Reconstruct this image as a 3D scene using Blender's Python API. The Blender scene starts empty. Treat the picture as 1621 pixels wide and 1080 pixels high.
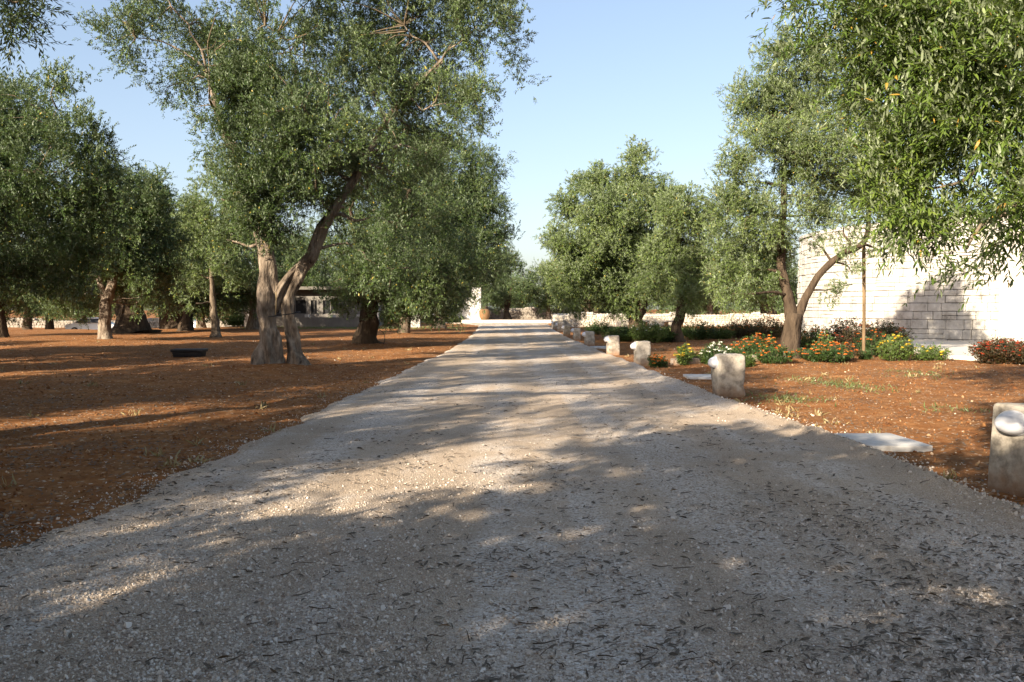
import bpy, bmesh, math, random
import numpy as np
from mathutils import Vector, Matrix

random.seed(7)
RNG = np.random.default_rng(7)
sc = bpy.context.scene
COL = sc.collection
PI = math.pi
R = math.radians

# ------------------------------------------------------------------ camera model (for placing things from the photo)
CAM_H, FOC, PITCH = 1.5, 1350.0, math.atan(52 / 1350)
CP, SP = math.cos(PITCH), math.sin(PITCH)

def ray(px, py):
    u = (px - 810.5) / FOC
    v = (540 - py) / FOC
    return u, CP + v * SP, -SP + v * CP

def at(px, py, Y):
    """world point seen at pixel (px, py) at distance Y down the road"""
    x, y, z = ray(px, py)
    t = Y / y
    return Vector((x * t, Y, CAM_H + z * t))

def gnd(px, py, z0=0.0):
    x, y, z = ray(px, py)
    t = (z0 - CAM_H) / z
    return Vector((x * t, y * t, z0))

# ------------------------------------------------------------------ noise (numpy)
def _hash(ix, iy, iz):
    h = (ix * 374761393 + iy * 668265263 + iz * 2147483647 * 3 + 1013904223) & 0xFFFFFFFF
    h = ((h ^ (h >> 13)) * 1274126177) & 0xFFFFFFFF
    h = h ^ (h >> 16)
    return (h & 0xFFFFFF) / float(0x1000000)

def vnoise(p):
    p = np.asarray(p, dtype=np.float64)
    i = np.floor(p).astype(np.int64)
    f = p - i
    f = f * f * (3 - 2 * f)
    out = 0
    for dx in (0, 1):
        for dy in (0, 1):
            for dz in (0, 1):
                w = (f[:, 0] if dx else 1 - f[:, 0]) * (f[:, 1] if dy else 1 - f[:, 1]) * (f[:, 2] if dz else 1 - f[:, 2])
                out = out + w * _hash(i[:, 0] + dx, i[:, 1] + dy, i[:, 2] + dz)
    return out

def fbm2(x, y, s=1.0, o=3, seed=0.0):
    x = np.asarray(x, dtype=np.float64).ravel(); y = np.asarray(y, dtype=np.float64).ravel()
    a, t, tot = 1.0, 0.0, 0.0
    for k in range(o):
        t = t + a * vnoise(np.stack([x * s + 17.3 * k, y * s - 9.1 * k, np.full_like(x, seed + k * 3.7)], 1))
        tot += a; a *= 0.5; s *= 2.1
    return t / tot

def sstep(a, b, x):
    t = np.clip((x - a) / (b - a), 0, 1)
    return t * t * (3 - 2 * t)

# ------------------------------------------------------------------ object helpers
def tag(o, label=None, cat=None, group=None, kind=None):
    if label: o['label'] = label
    if cat: o['category'] = cat
    if group: o['group'] = group
    if kind: o['kind'] = kind
    return o

def empty(name, loc, label=None, cat=None, group=None, rz=0.0):
    o = bpy.data.objects.new(name, None)
    COL.objects.link(o)
    o.location = loc; o.rotation_euler = (0, 0, rz)
    o.empty_display_size = 0.2
    return tag(o, label, cat, group)

def link(name, me, parent=None):
    o = bpy.data.objects.new(name, me)
    COL.objects.link(o)
    if parent is not None: o.parent = parent
    return o

def mesh_np(name, verts, loops, starts, mat, smooth=False, tint=None, parent=None, extra=None):
    verts = np.asarray(verts, dtype=np.float32); loops = np.asarray(loops, dtype=np.int32); starts = np.asarray(starts, dtype=np.int32)
    n0 = len(starts)
    if extra is not None and extra[0].n:      # the fine twigs that carry the leaves, in a second material slot
        eg = extra[0]
        loops = np.concatenate([loops, np.asarray(eg.l, dtype=np.int32) + len(verts)])
        starts = np.concatenate([starts, np.asarray(eg.s, dtype=np.int32) + int(starts[-1]) + (len(loops) - len(eg.l) - int(starts[-1]))])
        verts = np.concatenate([verts, np.concatenate(eg.v).astype(np.float32)])
        if tint is not None: tint = np.concatenate([tint, np.full(len(eg.s), .4)])
    me = bpy.data.meshes.new(name)
    me.vertices.add(len(verts)); me.vertices.foreach_set('co', verts.ravel())
    me.loops.add(len(loops)); me.loops.foreach_set('vertex_index', loops)
    me.polygons.add(len(starts)); me.polygons.foreach_set('loop_start', starts)
    me.update(calc_edges=True)
    me.polygons.foreach_set('use_smooth', np.full(len(starts), bool(smooth)))
    if tint is not None:
        a = me.attributes.new('tint', 'FLOAT', 'FACE'); a.data.foreach_set('value', np.asarray(tint, dtype=np.float32))
    me.materials.append(mat)
    if len(starts) > n0:
        me.materials.append(extra[1])
        mi = np.zeros(len(starts), dtype=np.int32); mi[n0:] = 1
        me.polygons.foreach_set('material_index', mi)
    return link(name, me, parent)

class Geo:
    """collects verts and faces, then becomes ONE mesh object"""
    def __init__(self): self.v, self.l, self.s, self.n, self.ln = [], [], [], 0, 0
    def add(self, verts, faces):
        self.v.append(np.asarray(verts, dtype=np.float64))
        for f in faces:
            self.s.append(self.ln); self.l.extend(i + self.n for i in f); self.ln += len(f)
        self.n += len(verts)
    def grid(self, P, closed_u=False, cap=False):
        """P[rows, cols, 3]"""
        r, c = P.shape[:2]
        F = []
        cc = c if closed_u else c - 1
        for i in range(r - 1):
            for j in range(cc):
                F.append((i * c + j, i * c + (j + 1) % c, (i + 1) * c + (j + 1) % c, (i + 1) * c + j))
        if cap:
            F.append(tuple(range(c))[::-1]); F.append(tuple((r - 1) * c + k for k in range(c)))
        self.add(P.reshape(-1, 3), F)
    def build(self, name, mat, parent=None, smooth=False):
        return mesh_np(name, np.concatenate(self.v), self.l, self.s, mat, smooth, None, parent)

BOXF = ((0, 3, 2, 1), (4, 5, 6, 7), (0, 1, 5, 4), (1, 2, 6, 5), (2, 3, 7, 6), (3, 0, 4, 7))
def box(g, x0, x1, y0, y1, z0, z1):
    g.add([(x0, y0, z0), (x1, y0, z0), (x1, y1, z0), (x0, y1, z0), (x0, y0, z1), (x1, y0, z1), (x1, y1, z1), (x0, y1, z1)], BOXF)

def bevel_box(name, sx, sy, sz, mat, parent=None, bev=0.01, seg=2, loc=(0, 0, 0), rough=0.0, sub=0, rot=None, smooth=True, taper=0.0, seed=0):
    """a box standing on z=0 of its own, bevelled, optionally with an uneven surface"""
    bm = bmesh.new()
    bmesh.ops.create_cube(bm, size=1)
    for v in bm.verts:
        v.co = Vector((v.co.x * sx, v.co.y * sy, (v.co.z + .5) * sz))
        if taper: v.co.x *= 1 - taper * v.co.z / sz; v.co.y *= 1 - taper * v.co.z / sz
    if bev: bmesh.ops.bevel(bm, geom=bm.edges[:], offset=bev, segments=seg, profile=.5, affect='EDGES')
    if sub:
        bmesh.ops.subdivide_edges(bm, edges=bm.edges[:], cuts=sub, use_grid_fill=True)
    bm.verts.ensure_lookup_table()
    if rough:
        co = np.array([v.co[:] for v in bm.verts])
        nn = [vnoise(co * 5 + seed * 7.7 + k * 31) - .5 + .6 * (vnoise(co * 14 + seed * 3.1 + k * 11) - .5) for k in range(3)]
        for i, v in enumerate(bm.verts):
            v.co += Vector((nn[0][i], nn[1][i], nn[2][i])) * rough * 2
    M = Matrix.Translation(loc) @ (rot.to_4x4() if rot is not None else Matrix.Identity(4))
    bmesh.ops.transform(bm, matrix=M, verts=bm.verts)
    me = bpy.data.meshes.new(name); bm.to_mesh(me); bm.free()
    me.polygons.foreach_set('use_smooth', np.full(len(me.polygons), smooth))
    me.materials.append(mat)
    return link(name, me, parent)

def spline(pts, step):
    """Catmull-Rom through pts (n, k) -> resampled"""
    P = np.asarray(pts, dtype=np.float64)
    P = np.concatenate([[2 * P[0] - P[1]], P, [2 * P[-1] - P[-2]]])
    out = []
    for i in range(1, len(P) - 2):
        d = np.linalg.norm(P[i + 1, :3] - P[i, :3])
        n = max(2, int(d / step))
        t = (np.arange(n) / n)[:, None]
        a, b, c, e = P[i - 1], P[i], P[i + 1], P[i + 2]
        out.append(.5 * ((2 * b) + (-a + c) * t + (2 * a - 5 * b + 4 * c - e) * t ** 2 + (-a + 3 * b - 3 * c + e) * t ** 3))
    out.append(P[-2][None])
    return np.concatenate(out)

def frames(C):
    T = np.gradient(C, axis=0); T /= np.linalg.norm(T, axis=1)[:, None] + 1e-9
    N = np.zeros_like(T)
    n = np.array([1.0, 0.13, 0.0]); n -= T[0] * n.dot(T[0])
    for i in range(len(T)):
        n = n - T[i] * n.dot(T[i]); n /= np.linalg.norm(n) + 1e-9; N[i] = n
    return T, N, np.cross(T, N)

def tube(g, C, rad, sides=6, flute=0.0, seed=0.0, cap=True):
    C = np.asarray(C, dtype=np.float64); rad = np.broadcast_to(np.asarray(rad, dtype=np.float64), (len(C),))
    T, N, B = frames(C)
    th = np.linspace(0, 2 * PI, sides, endpoint=False)
    s = np.concatenate([[0], np.cumsum(np.linalg.norm(np.diff(C, axis=0), axis=1))])
    rr = np.repeat(rad[:, None], sides, 1)
    if flute:
        tw = th[None] + s[:, None] * .7
        q = np.stack([np.cos(tw).ravel() * 1.6 + seed * 5.1, np.sin(tw).ravel() * 1.6 + seed, np.repeat(s * 1.1, sides) + seed], 1)
        q2 = np.stack([np.cos(tw).ravel() * 3.4 + seed * 2.1, np.sin(tw).ravel() * 3.4 + seed, np.repeat(s * 2.6, sides) - seed], 1)
        n = (vnoise(q) - .5) * 2 + (vnoise(q2) - .5) * 1.1
        rr = rr * (1 + flute * n.reshape(len(C), sides))
    P = C[:, None] + N[:, None] * (np.cos(th)[None, :, None] * rr[..., None]) + B[:, None] * (np.sin(th)[None, :, None] * rr[..., None])
    g.grid(P, closed_u=True, cap=cap)

# ------------------------------------------------------------------ materials
def newmat(name):
    m = bpy.data.materials.new(name); m.use_nodes = True
    nt = m.node_tree; nt.nodes.clear()
    return m, nt, nt.nodes, nt.links

def ramp(N, stops, interp='LINEAR'):
    r = N.new('ShaderNodeValToRGB'); r.color_ramp.interpolation = interp
    e = r.color_ramp.elements
    while len(e) < len(stops): e.new(.5)
    for k, (p, c) in enumerate(stops):
        e[k].position = p; e[k].color = (*c, 1) if len(c) == 3 else c
    return r

def pbr(name, stops, scale=4.0, detail=6, rough=.9, bump=.3, bscale=None, bdist=.02, stretch=(1, 1, 1), spec=.3, space='Object', metal=0.0):
    m, nt, N, L = newmat(name)
    out = N.new('ShaderNodeOutputMaterial'); b = N.new('ShaderNodeBsdfPrincipled')
    tc = N.new('ShaderNodeTexCoord'); mp = N.new('ShaderNodeMapping'); mp.inputs['Scale'].default_value = stretch
    L.new(tc.outputs[space], mp.inputs[0])
    n = N.new('ShaderNodeTexNoise'); n.inputs['Scale'].default_value = scale; n.inputs['Detail'].default_value = detail; n.inputs['Roughness'].default_value = .65
    L.new(mp.outputs[0], n.inputs[0])
    r = ramp(N, stops); L.new(n.outputs[0], r.inputs[0]); L.new(r.outputs[0], b.inputs['Base Color'])
    if bump:
        n2 = N.new('ShaderNodeTexNoise'); n2.inputs['Scale'].default_value = bscale or scale * 4; n2.inputs['Detail'].default_value = 5
        L.new(mp.outputs[0], n2.inputs[0])
        bp = N.new('ShaderNodeBump'); bp.inputs['Strength'].default_value = bump; bp.inputs['Distance'].default_value = bdist
        L.new(n2.outputs[0], bp.inputs['Height']); L.new(bp.outputs[0], b.inputs['Normal'])
    b.inputs['Roughness'].default_value = rough; b.inputs['Specular IOR Level'].default_value = spec; b.inputs['Metallic'].default_value = metal
    L.new(b.outputs[0], out.inputs[0])
    return m

def leafmat(name, top, under, trans=.25, yellow=True, rough=.42, transcol=(.16, .22, .03), upmul=1.0):
    m, nt, N, L = newmat(name)
    out = N.new('ShaderNodeOutputMaterial'); b = N.new('ShaderNodeBsdfPrincipled')
    at_ = N.new('ShaderNodeAttribute'); at_.attribute_name = 'tint'
    r = ramp(N, top); L.new(at_.outputs['Fac'], r.inputs[0])
    g = N.new('ShaderNodeNewGeometry')
    mx = N.new('ShaderNodeMix'); mx.data_type = 'RGBA'
    L.new(g.outputs['Backfacing'], mx.inputs['Factor']); L.new(r.outputs[0], mx.inputs['A']); mx.inputs['B'].default_value = (*under, 1)
    L.new(mx.outputs['Result'], b.inputs['Base Color'])
    b.inputs['Roughness'].default_value = rough; b.inputs['Specular IOR Level'].default_value = .34
    t = N.new('ShaderNodeBsdfTranslucent'); t.inputs[0].default_value = (*transcol, 1)
    ms = N.new('ShaderNodeMixShader'); ms.inputs[0].default_value = trans
    L.new(b.outputs[0], ms.inputs[1]); L.new(t.outputs[0], ms.inputs[2]); L.new(ms.outputs[0], out.inputs[0])
    return m

M = {}
OLIVE_TOP = [(0, (.018, .038, .009)), (.5, (.048, .085, .020)), (.9, (.130, .180, .048)), (.965, (.19, .20, .07)), (.985, (.40, .30, .05))]
M['olive'] = leafmat('olive_leaf', OLIVE_TOP, (.13, .17, .10), trans=.13)
M['olive_green'] = leafmat('olive_leaf_fresh', [(0, (.024, .050, .010)), (.5, (.074, .122, .023)), (.88, (.155, .21, .038)), (.955, (.20, .24, .05)), (.985, (.45, .36, .03)), (1, (.36, .22, .04))], (.23, .27, .16), trans=.24, rough=.42, transcol=(.22, .30, .03))
M['olive_silver'] = leafmat('olive_leaf_silver', [(0, (.050, .080, .026)), (.5, (.115, .165, .045)), (.9, (.20, .26, .078)), (.97, (.22, .26, .09)), (.99, (.40, .30, .06))], (.23, .28, .17), trans=.22, transcol=(.20, .28, .05))
M['shrub'] = leafmat('shrub_leaf', [(0, (.015, .035, .008)), (.5, (.035, .075, .015)), (1, (.07, .12, .025))], (.06, .10, .04), trans=.2)
M['shrub_light'] = leafmat('shrub_leaf_light', [(0, (.05, .09, .015)), (.5, (.09, .15, .025)), (1, (.16, .22, .05))], (.12, .17, .07), trans=.25)
M['shrub_red'] = leafmat('shrub_leaf_red', [(0, (.03, .03, .010)), (.5, (.055, .04, .014)), (1, (.11, .035, .02))], (.07, .06, .04), trans=.2)
M['grass'] = leafmat('grass_blade', [(0, (.06, .09, .025)), (.6, (.12, .16, .055)), (1, (.28, .24, .11))], (.12, .15, .06), trans=.25)
M['straw'] = leafmat('straw_blade', [(0, (.16, .12, .05)), (.6, (.30, .23, .11)), (1, (.42, .34, .18))], (.3, .24, .12), trans=.1)
def petal(name, a, b_, c): return leafmat(name, [(0, a), (.5, b_), (1, c)], b_, trans=.2, transcol=b_, rough=.6)
M['orange'] = petal('petal_orange', (.42, .06, .012), (.58, .15, .02), (.68, .28, .04))
M['yellow'] = petal('petal_yellow', (.48, .28, .02), (.62, .42, .03), (.70, .52, .06))
M['white_petal'] = petal('petal_white', (.7, .7, .6), (.8, .8, .72), (.8, .8, .6))
M['redpetal'] = petal('petal_red', (.20, .02, .012), (.34, .045, .018), (.48, .12, .03))
M['litter'] = leafmat('dry_litter', [(0, (.028, .019, .013)), (.5, (.065, .043, .026)), (.85, (.13, .085, .048)), (1, (.25, .17, .095))], (.10, .08, .06), trans=.02, rough=.8)

M['fallen'] = leafmat('fallen_leaf', [(0, (.05, .035, .022)), (.6, (.13, .085, .048)), (.9, (.22, .16, .09)), (1, (.34, .27, .17))], (.16, .13, .10), trans=.02, rough=.85)
M['bark'] = pbr('bark', [(.28, (.040, .029, .020)), (.5, (.125, .095, .067)), (.74, (.26, .215, .16))], scale=5, bump=1.0, bscale=16, bdist=.05, stretch=(1, 1, .28), rough=.95, spec=.1)
M['bark_pale'] = pbr('bark_pale', [(.30, (.045, .034, .025)), (.5, (.19, .15, .112)), (.72, (.36, .305, .24))], scale=7, bump=1.0, bscale=14, bdist=.07, stretch=(1, 1, .3), rough=.95, spec=.1)
M['bark_dark'] = pbr('bark_dark', [(.3, (.03, .022, .016)), (.6, (.085, .062, .042)), (.8, (.15, .115, .08))], scale=5, bump=1.0, bscale=14, bdist=.05, stretch=(1, 1, .3), rough=.95, spec=.1)
M['twig'] = pbr('twig_bark', [(.3, (.08, .06, .04)), (.7, (.20, .16, .11))], scale=8, bump=0, rough=.9, spec=.1)
M['limestone'] = pbr('limestone', [(.27, (.10, .085, .068)), (.40, (.27, .24, .195)), (.55, (.46, .41, .335)), (.78, (.60, .55, .47))], scale=6, bump=.8, bscale=26, bdist=.012, rough=.92)
def splash(m, h0, h1, col):
    nt = m.node_tree; N, L = nt.nodes, nt.links
    b = next(n for n in N if n.type == 'BSDF_PRINCIPLED'); src = b.inputs['Base Color'].links[0].from_socket
    tc = N.new('ShaderNodeTexCoord'); sx = N.new('ShaderNodeSeparateXYZ'); L.new(tc.outputs['Object'], sx.inputs[0])
    n = N.new('ShaderNodeTexNoise'); n.inputs['Scale'].default_value = 9; n.inputs['Detail'].default_value = 5; L.new(tc.outputs['Object'], n.inputs[0])
    ma = N.new('ShaderNodeMath'); ma.operation = 'MULTIPLY_ADD'; ma.inputs[1].default_value = -.35; L.new(n.outputs[0], ma.inputs[0]); L.new(sx.outputs[2], ma.inputs[2])
    mr = N.new('ShaderNodeMapRange'); mr.inputs['From Min'].default_value = h1 - .175; mr.inputs['From Max'].default_value = h0 - .175; mr.inputs['To Min'].default_value = 0; mr.inputs['To Max'].default_value = .8
    L.new(ma.outputs[0], mr.inputs['Value'])
    mx = N.new('ShaderNodeMix'); mx.data_type = 'RGBA'; L.new(mr.outputs[0], mx.inputs['Factor']); L.new(src, mx.inputs['A']); mx.inputs['B'].default_value = (*col, 1)
    L.new(mx.outputs['Result'], b.inputs['Base Color'])
splash(M['limestone'], .04, .26, (.26, .14, .07))
M['drystone'] = pbr('drystone', [(.25, (.26, .22, .17)), (.5, (.50, .45, .37)), (.8, (.68, .63, .54))], scale=3, bump=.6, bscale=14, bdist=.03, rough=.95)
M['oldstone'] = pbr('old_field_stone', [(.25, (.12, .105, .085)), (.5, (.25, .22, .18)), (.8, (.36, .32, .27))], scale=3, bump=.6, bscale=14, bdist=.03, rough=.95)
M['slab'] = pbr('pale_slab', [(.25, (.30, .27, .23)), (.42, (.47, .455, .43)), (.75, (.60, .59, .565))], scale=4, bump=.25, bscale=40, bdist=.004, rough=.7)
M['lamp'] = pbr('lamp_enamel', [(.3, (.70, .70, .72)), (.7, (.80, .80, .82))], scale=3, bump=0, rough=.35, spec=.5)
M['lamp_trim'] = pbr('lamp_trim', [(.3, (.05, .05, .06)), (.7, (.09, .09, .10))], scale=6, bump=0, rough=.5)
M['wallstone'] = pbr('pale_block', [(.28, (.22, .20, .17)), (.42, (.42, .395, .35)), (.6, (.52, .495, .45)), (.78, (.60, .58, .54))], scale=2.2, bump=.9, bscale=9, bdist=.03, rough=.95)
M['joint'] = pbr('dark_joint', [(.3, (.06, .055, .05)), (.7, (.16, .145, .13))], scale=6, bump=.3, rough=.95)
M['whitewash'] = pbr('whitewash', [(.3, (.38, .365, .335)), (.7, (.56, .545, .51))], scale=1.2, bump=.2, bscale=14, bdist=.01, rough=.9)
M['shaded_plaster'] = pbr('shaded_grey_plaster', [(.3, (.12, .11, .10)), (.7, (.21, .195, .17))], scale=1.2, bump=.3, bscale=14, bdist=.01, rough=.9)  # weathered grey plaster, darkened further to paint in the house's shade
M['darkroom'] = pbr('dark_opening', [(.3, (.010, .011, .012)), (.7, (.025, .026, .028))], scale=2, bump=0, rough=.3)
M['thatch'] = pbr('grey_roof', [(.3, (.09, .083, .07)), (.7, (.17, .155, .13))], scale=5, bump=.4, rough=.95)
M['terracotta'] = pbr('terracotta', [(.3, (.14, .075, .035)), (.6, (.22, .12, .055)), (.8, (.28, .17, .085))], scale=4, bump=.2, rough=.85)
M['blackplastic'] = pbr('black_plastic', [(.3, (.010, .010, .012)), (.7, (.022, .022, .026))], scale=5, bump=.05, rough=.55)
M['carwhite'] = pbr('car_white', [(.4, (.72, .73, .74)), (.6, (.76, .77, .78))], scale=1, bump=0, rough=.25, spec=.6)
M['carsilver'] = pbr('car_silver', [(.4, (.34, .37, .42)), (.6, (.40, .43, .48))], scale=1, bump=0, rough=.3, metal=.5)
M['carglass'] = pbr('car_glass', [(.4, (.03, .04, .06)), (.6, (.05, .06, .08))], scale=1, bump=0, rough=.08, spec=.8)
M['tyre'] = pbr('tyre_rubber', [(.4, (.012, .012, .012)), (.6, (.02, .02, .02))], scale=6, bump=0, rough=.8)
M['wood'] = pbr('weathered_wood', [(.3, (.10, .065, .035)), (.7, (.26, .18, .10))], scale=6, bump=.4, bscale=20, stretch=(1, 1, .1), rough=.9)
M['cord'] = pbr('tan_cord', [(.3, (.38, .28, .14)), (.7, (.48, .36, .2))], scale=10, bump=0, rough=.9)
M['walkway'] = pbr('pale_paving', [(.3, (.50, .45, .37)), (.6, (.62, .57, .48))], scale=3, bump=.3, bscale=20, rough=.95)

def gravel_material():
    m, nt, N, L = newmat('gravel')
    out = N.new('ShaderNodeOutputMaterial'); b = N.new('ShaderNodeBsdfPrincipled')
    tc = N.new('ShaderNodeTexCoord')
    def vor(scale):
        v = N.new('ShaderNodeTexVoronoi'); v.inputs['Scale'].default_value = scale; L.new(tc.outputs['Object'], v.inputs['Vector']); return v
    v1, v2 = vor(74), vor(165)
    sep = N.new('ShaderNodeSeparateColor'); L.new(v1.outputs['Color'], sep.inputs[0])
    sep2 = N.new('ShaderNodeSeparateColor'); L.new(v2.outputs['Color'], sep2.inputs[0])
    r1 = ramp(N, [(0, (.24, .195, .155)), (.18, (.44, .37, .30)), (.5, (.60, .525, .44)), (.8, (.67, .61, .535)), (1, (.78, .75, .70))])
    r2 = ramp(N, [(0, (.32, .245, .18)), (.5, (.50, .41, .31)), (1, (.62, .53, .425))])
    L.new(sep.outputs[0], r1.inputs[0]); L.new(sep2.outputs[1], r2.inputs[0])
    n = N.new('ShaderNodeTexNoise'); n.inputs['Scale'].default_value = 1.1; n.inputs['Detail'].default_value = 5; n.inputs['Roughness'].default_value = .7
    L.new(tc.outputs['Object'], n.inputs[0])
    mpr = N.new('ShaderNodeMapping'); mpr.inputs['Scale'].default_value = (1.5, .07, 1); L.new(tc.outputs['Object'], mpr.inputs[0])
    nr = N.new('ShaderNodeTexNoise'); nr.inputs['Scale'].default_value = 1.0; nr.inputs['Detail'].default_value = 3; L.new(mpr.outputs[0], nr.inputs[0])
    av = N.new('ShaderNodeMath'); av.operation = 'MULTIPLY_ADD'; av.inputs[1].default_value = .9; L.new(nr.outputs[0], av.inputs[0])
    hf = N.new('ShaderNodeMath'); hf.operation = 'MULTIPLY'; hf.inputs[1].default_value = .6; L.new(n.outputs[0], hf.inputs[0]); L.new(hf.outputs[0], av.inputs[2])
    rm = ramp(N, [(.66, (0, 0, 0)), (.80, (1, 1, 1))]); L.new(av.outputs[0], rm.inputs[0])
    mx = N.new('ShaderNodeMix'); mx.data_type = 'RGBA'; L.new(rm.outputs[0], mx.inputs['Factor']); L.new(r1.outputs[0], mx.inputs['A']); L.new(r2.outputs[0], mx.inputs['B'])
    # broad colour drift of the laid stone
    n3 = N.new('ShaderNodeTexNoise'); n3.inputs['Scale'].default_value = .45; n3.inputs['Detail'].default_value = 4; L.new(tc.outputs['Object'], n3.inputs[0])
    r3 = ramp(N, [(.35, (.80, .77, .74)), (.65, (1.06, 1.03, 1.0))]); L.new(n3.outputs[0], r3.inputs[0])
    ml = N.new('ShaderNodeMix'); ml.data_type = 'RGBA'; ml.blend_type = 'MULTIPLY'; ml.inputs['Factor'].default_value = 1
    L.new(mx.outputs['Result'], ml.inputs['A']); L.new(r3.outputs[0], ml.inputs['B']); L.new(ml.outputs['Result'], b.inputs['Base Color'])
    bp = N.new('ShaderNodeBump'); bp.inputs['Strength'].default_value = .9; bp.inputs['Distance'].default_value = .012; bp.invert = True
    L.new(v1.outputs['Distance'], bp.inputs['Height'])
    bp2 = N.new('ShaderNodeBump'); bp2.inputs['Strength'].default_value = .7; bp2.inputs['Distance'].default_value = .006; bp2.invert = True
    L.new(v2.outputs['Distance'], bp2.inputs['Height']); L.new(bp.outputs[0], bp2.inputs['Normal'])
    L.new(bp2.outputs[0], b.inputs['Normal'])
    b.inputs['Roughness'].default_value = .95; b.inputs['Specular IOR Level'].default_value = .15
    L.new(b.outputs[0], out.inputs[0])
    return m

def soil_material():
    m, nt, N, L = newmat('red_soil')
    out = N.new('ShaderNodeOutputMaterial'); b = N.new('ShaderNodeBsdfPrincipled')
    tc = N.new('ShaderNodeTexCoord')
    def noise(s, d=6, r=.65):
        n = N.new('ShaderNodeTexNoise'); n.inputs['Scale'].default_value = s; n.inputs['Detail'].default_value = d; n.inputs['Roughness'].default_value = r
        L.new(tc.outputs['Object'], n.inputs[0]); return n
    n1, n2, n3 = noise(.35, 5), noise(3.5, 8, .75), noise(26, 6, .7)
    r1 = ramp(N, [(.3, (.15, .060, .021)), (.5, (.25, .110, .040)), (.7, (.38, .20, .085))]); L.new(n2.outputs[0], r1.inputs[0])
    r1b = ramp(N, [(.35, (.86, .80, .74)), (.65, (1.12, 1.12, 1.10))]); L.new(n1.outputs[0], r1b.inputs[0])
    ml = N.new('ShaderNodeMix'); ml.data_type = 'RGBA'; ml.blend_type = 'MULTIPLY'; ml.inputs['Factor'].default_value = 1
    L.new(r1.outputs[0], ml.inputs['A']); L.new(r1b.outputs[0], ml.inputs['B'])
    n4 = noise(.9, 6, .72); rp = ramp(N, [(.46, (0, 0, 0)), (.64, (.45, .45, .45))]); L.new(n4.outputs[0], rp.inputs[0])
    md = N.new('ShaderNodeMix'); md.data_type = 'RGBA'; L.new(rp.outputs[0], md.inputs['Factor']); L.new(ml.outputs['Result'], md.inputs['A']); md.inputs['B'].default_value = (.165, .098, .052, 1)
    ml = md
    v = N.new('ShaderNodeTexVoronoi'); v.inputs['Scale'].default_value = 34; L.new(tc.outputs['Object'], v.inputs['Vector'])
    sp = N.new('ShaderNodeSeparateColor'); L.new(v.outputs['Color'], sp.inputs[0])
    rs = ramp(N, [(.0, (0, 0, 0)), (.93, (0, 0, 0)), (.965, (1, 1, 1))]); L.new(sp.outputs[0], rs.inputs[0])
    st = ramp(N, [(0, (.30, .17, .08)), (.6, (.42, .29, .17)), (1, (.58, .50, .40))]); L.new(sp.outputs[1], st.inputs[0])
    mx = N.new('ShaderNodeMix'); mx.data_type = 'RGBA'; L.new(rs.outputs[0], mx.inputs['Factor']); L.new(ml.outputs['Result'], mx.inputs['A']); L.new(st.outputs[0], mx.inputs['B'])
    L.new(mx.outputs['Result'], b.inputs['Base Color'])
    bp = N.new('ShaderNodeBump'); bp.inputs['Strength'].default_value = .8; bp.inputs['Distance'].default_value = .022; L.new(n3.outputs[0], bp.inputs['Height'])
    bp2 = N.new('ShaderNodeBump'); bp2.inputs['Strength'].default_value = .6; bp2.inputs['Distance'].default_value = .08; L.new(n2.outputs[0], bp2.inputs['Height']); L.new(bp.outputs[0], bp2.inputs['Normal'])
    L.new(bp2.outputs[0], b.inputs['Normal'])
    b.inputs['Roughness'].default_value = 1; b.inputs['Specular IOR Level'].default_value = .08
    L.new(b.outputs[0], out.inputs[0])
    return m

def stone_tint_material(name, stops):
    m, nt, N, L = newmat(name)
    out = N.new('ShaderNodeOutputMaterial'); b = N.new('ShaderNodeBsdfPrincipled')
    a = N.new('ShaderNodeAttribute'); a.attribute_name = 'tint'
    r = ramp(N, stops); L.new(a.outputs['Fac'], r.inputs[0]); L.new(r.outputs[0], b.inputs['Base Color'])
    b.inputs['Roughness'].default_value = .95; b.inputs['Specular IOR Level'].default_value = .15
    L.new(b.outputs[0], out.inputs[0]); return m

M['gravel'] = gravel_material()
M['soil'] = soil_material()
M['pebble'] = stone_tint_material('pebble', [(0, (.25, .205, .165)), (.25, (.44, .37, .30)), (.6, (.59, .52, .435)), (.92, (.65, .59, .515)), (1, (.74, .70, .64))])
M['clod'] = stone_tint_material('clod', [(0, (.16, .065, .024)), (.6, (.27, .13, .05)), (.82, (.38, .25, .14)), (1, (.55, .47, .37))])

# ------------------------------------------------------------------ ground, road
LE = np.array([(-20, -3.2), (3, -3.15), (5.2, -3.14), (7.4, -3.05), (10, -2.85), (13.3, -2.84), (16.6, -2.7), (22, -2.55), (28, -2.3), (43, -2.2), (60, -2.5), (75, -2.9), (82, -4.5), (90, -9), (100, -16)])
RE = np.array([(-20, 3.8), (6.2, 3.7), (8.5, 3.7), (10.5, 3.7), (14.5, 3.4), (20.2, 3.25), (27.4, 3.02), (43, 2.85), (60, 2.95), (75, 3.3), (90, 3.6), (100, 3.6)])
def road_left(y): return np.interp(y, LE[:, 0], LE[:, 1])
def road_right(y): return np.interp(y, RE[:, 0], RE[:, 1])
def edge_dist(x, y):
    """distance outside (+) or inside (-) the road edge, with a ragged line"""
    x = np.asarray(x, float).ravel(); y = np.asarray(y, float).ravel()
    j = (fbm2(x, y, 1.6, 3, 4.0) - .5) * .34 + (fbm2(x, y, 7.0, 2, 8.0) - .5) * .12
    d = np.maximum(road_left(y) - x, x - road_right(y)) + j
    d = np.where(y > 100, np.maximum(d, y - 100), d)
    return d

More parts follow.
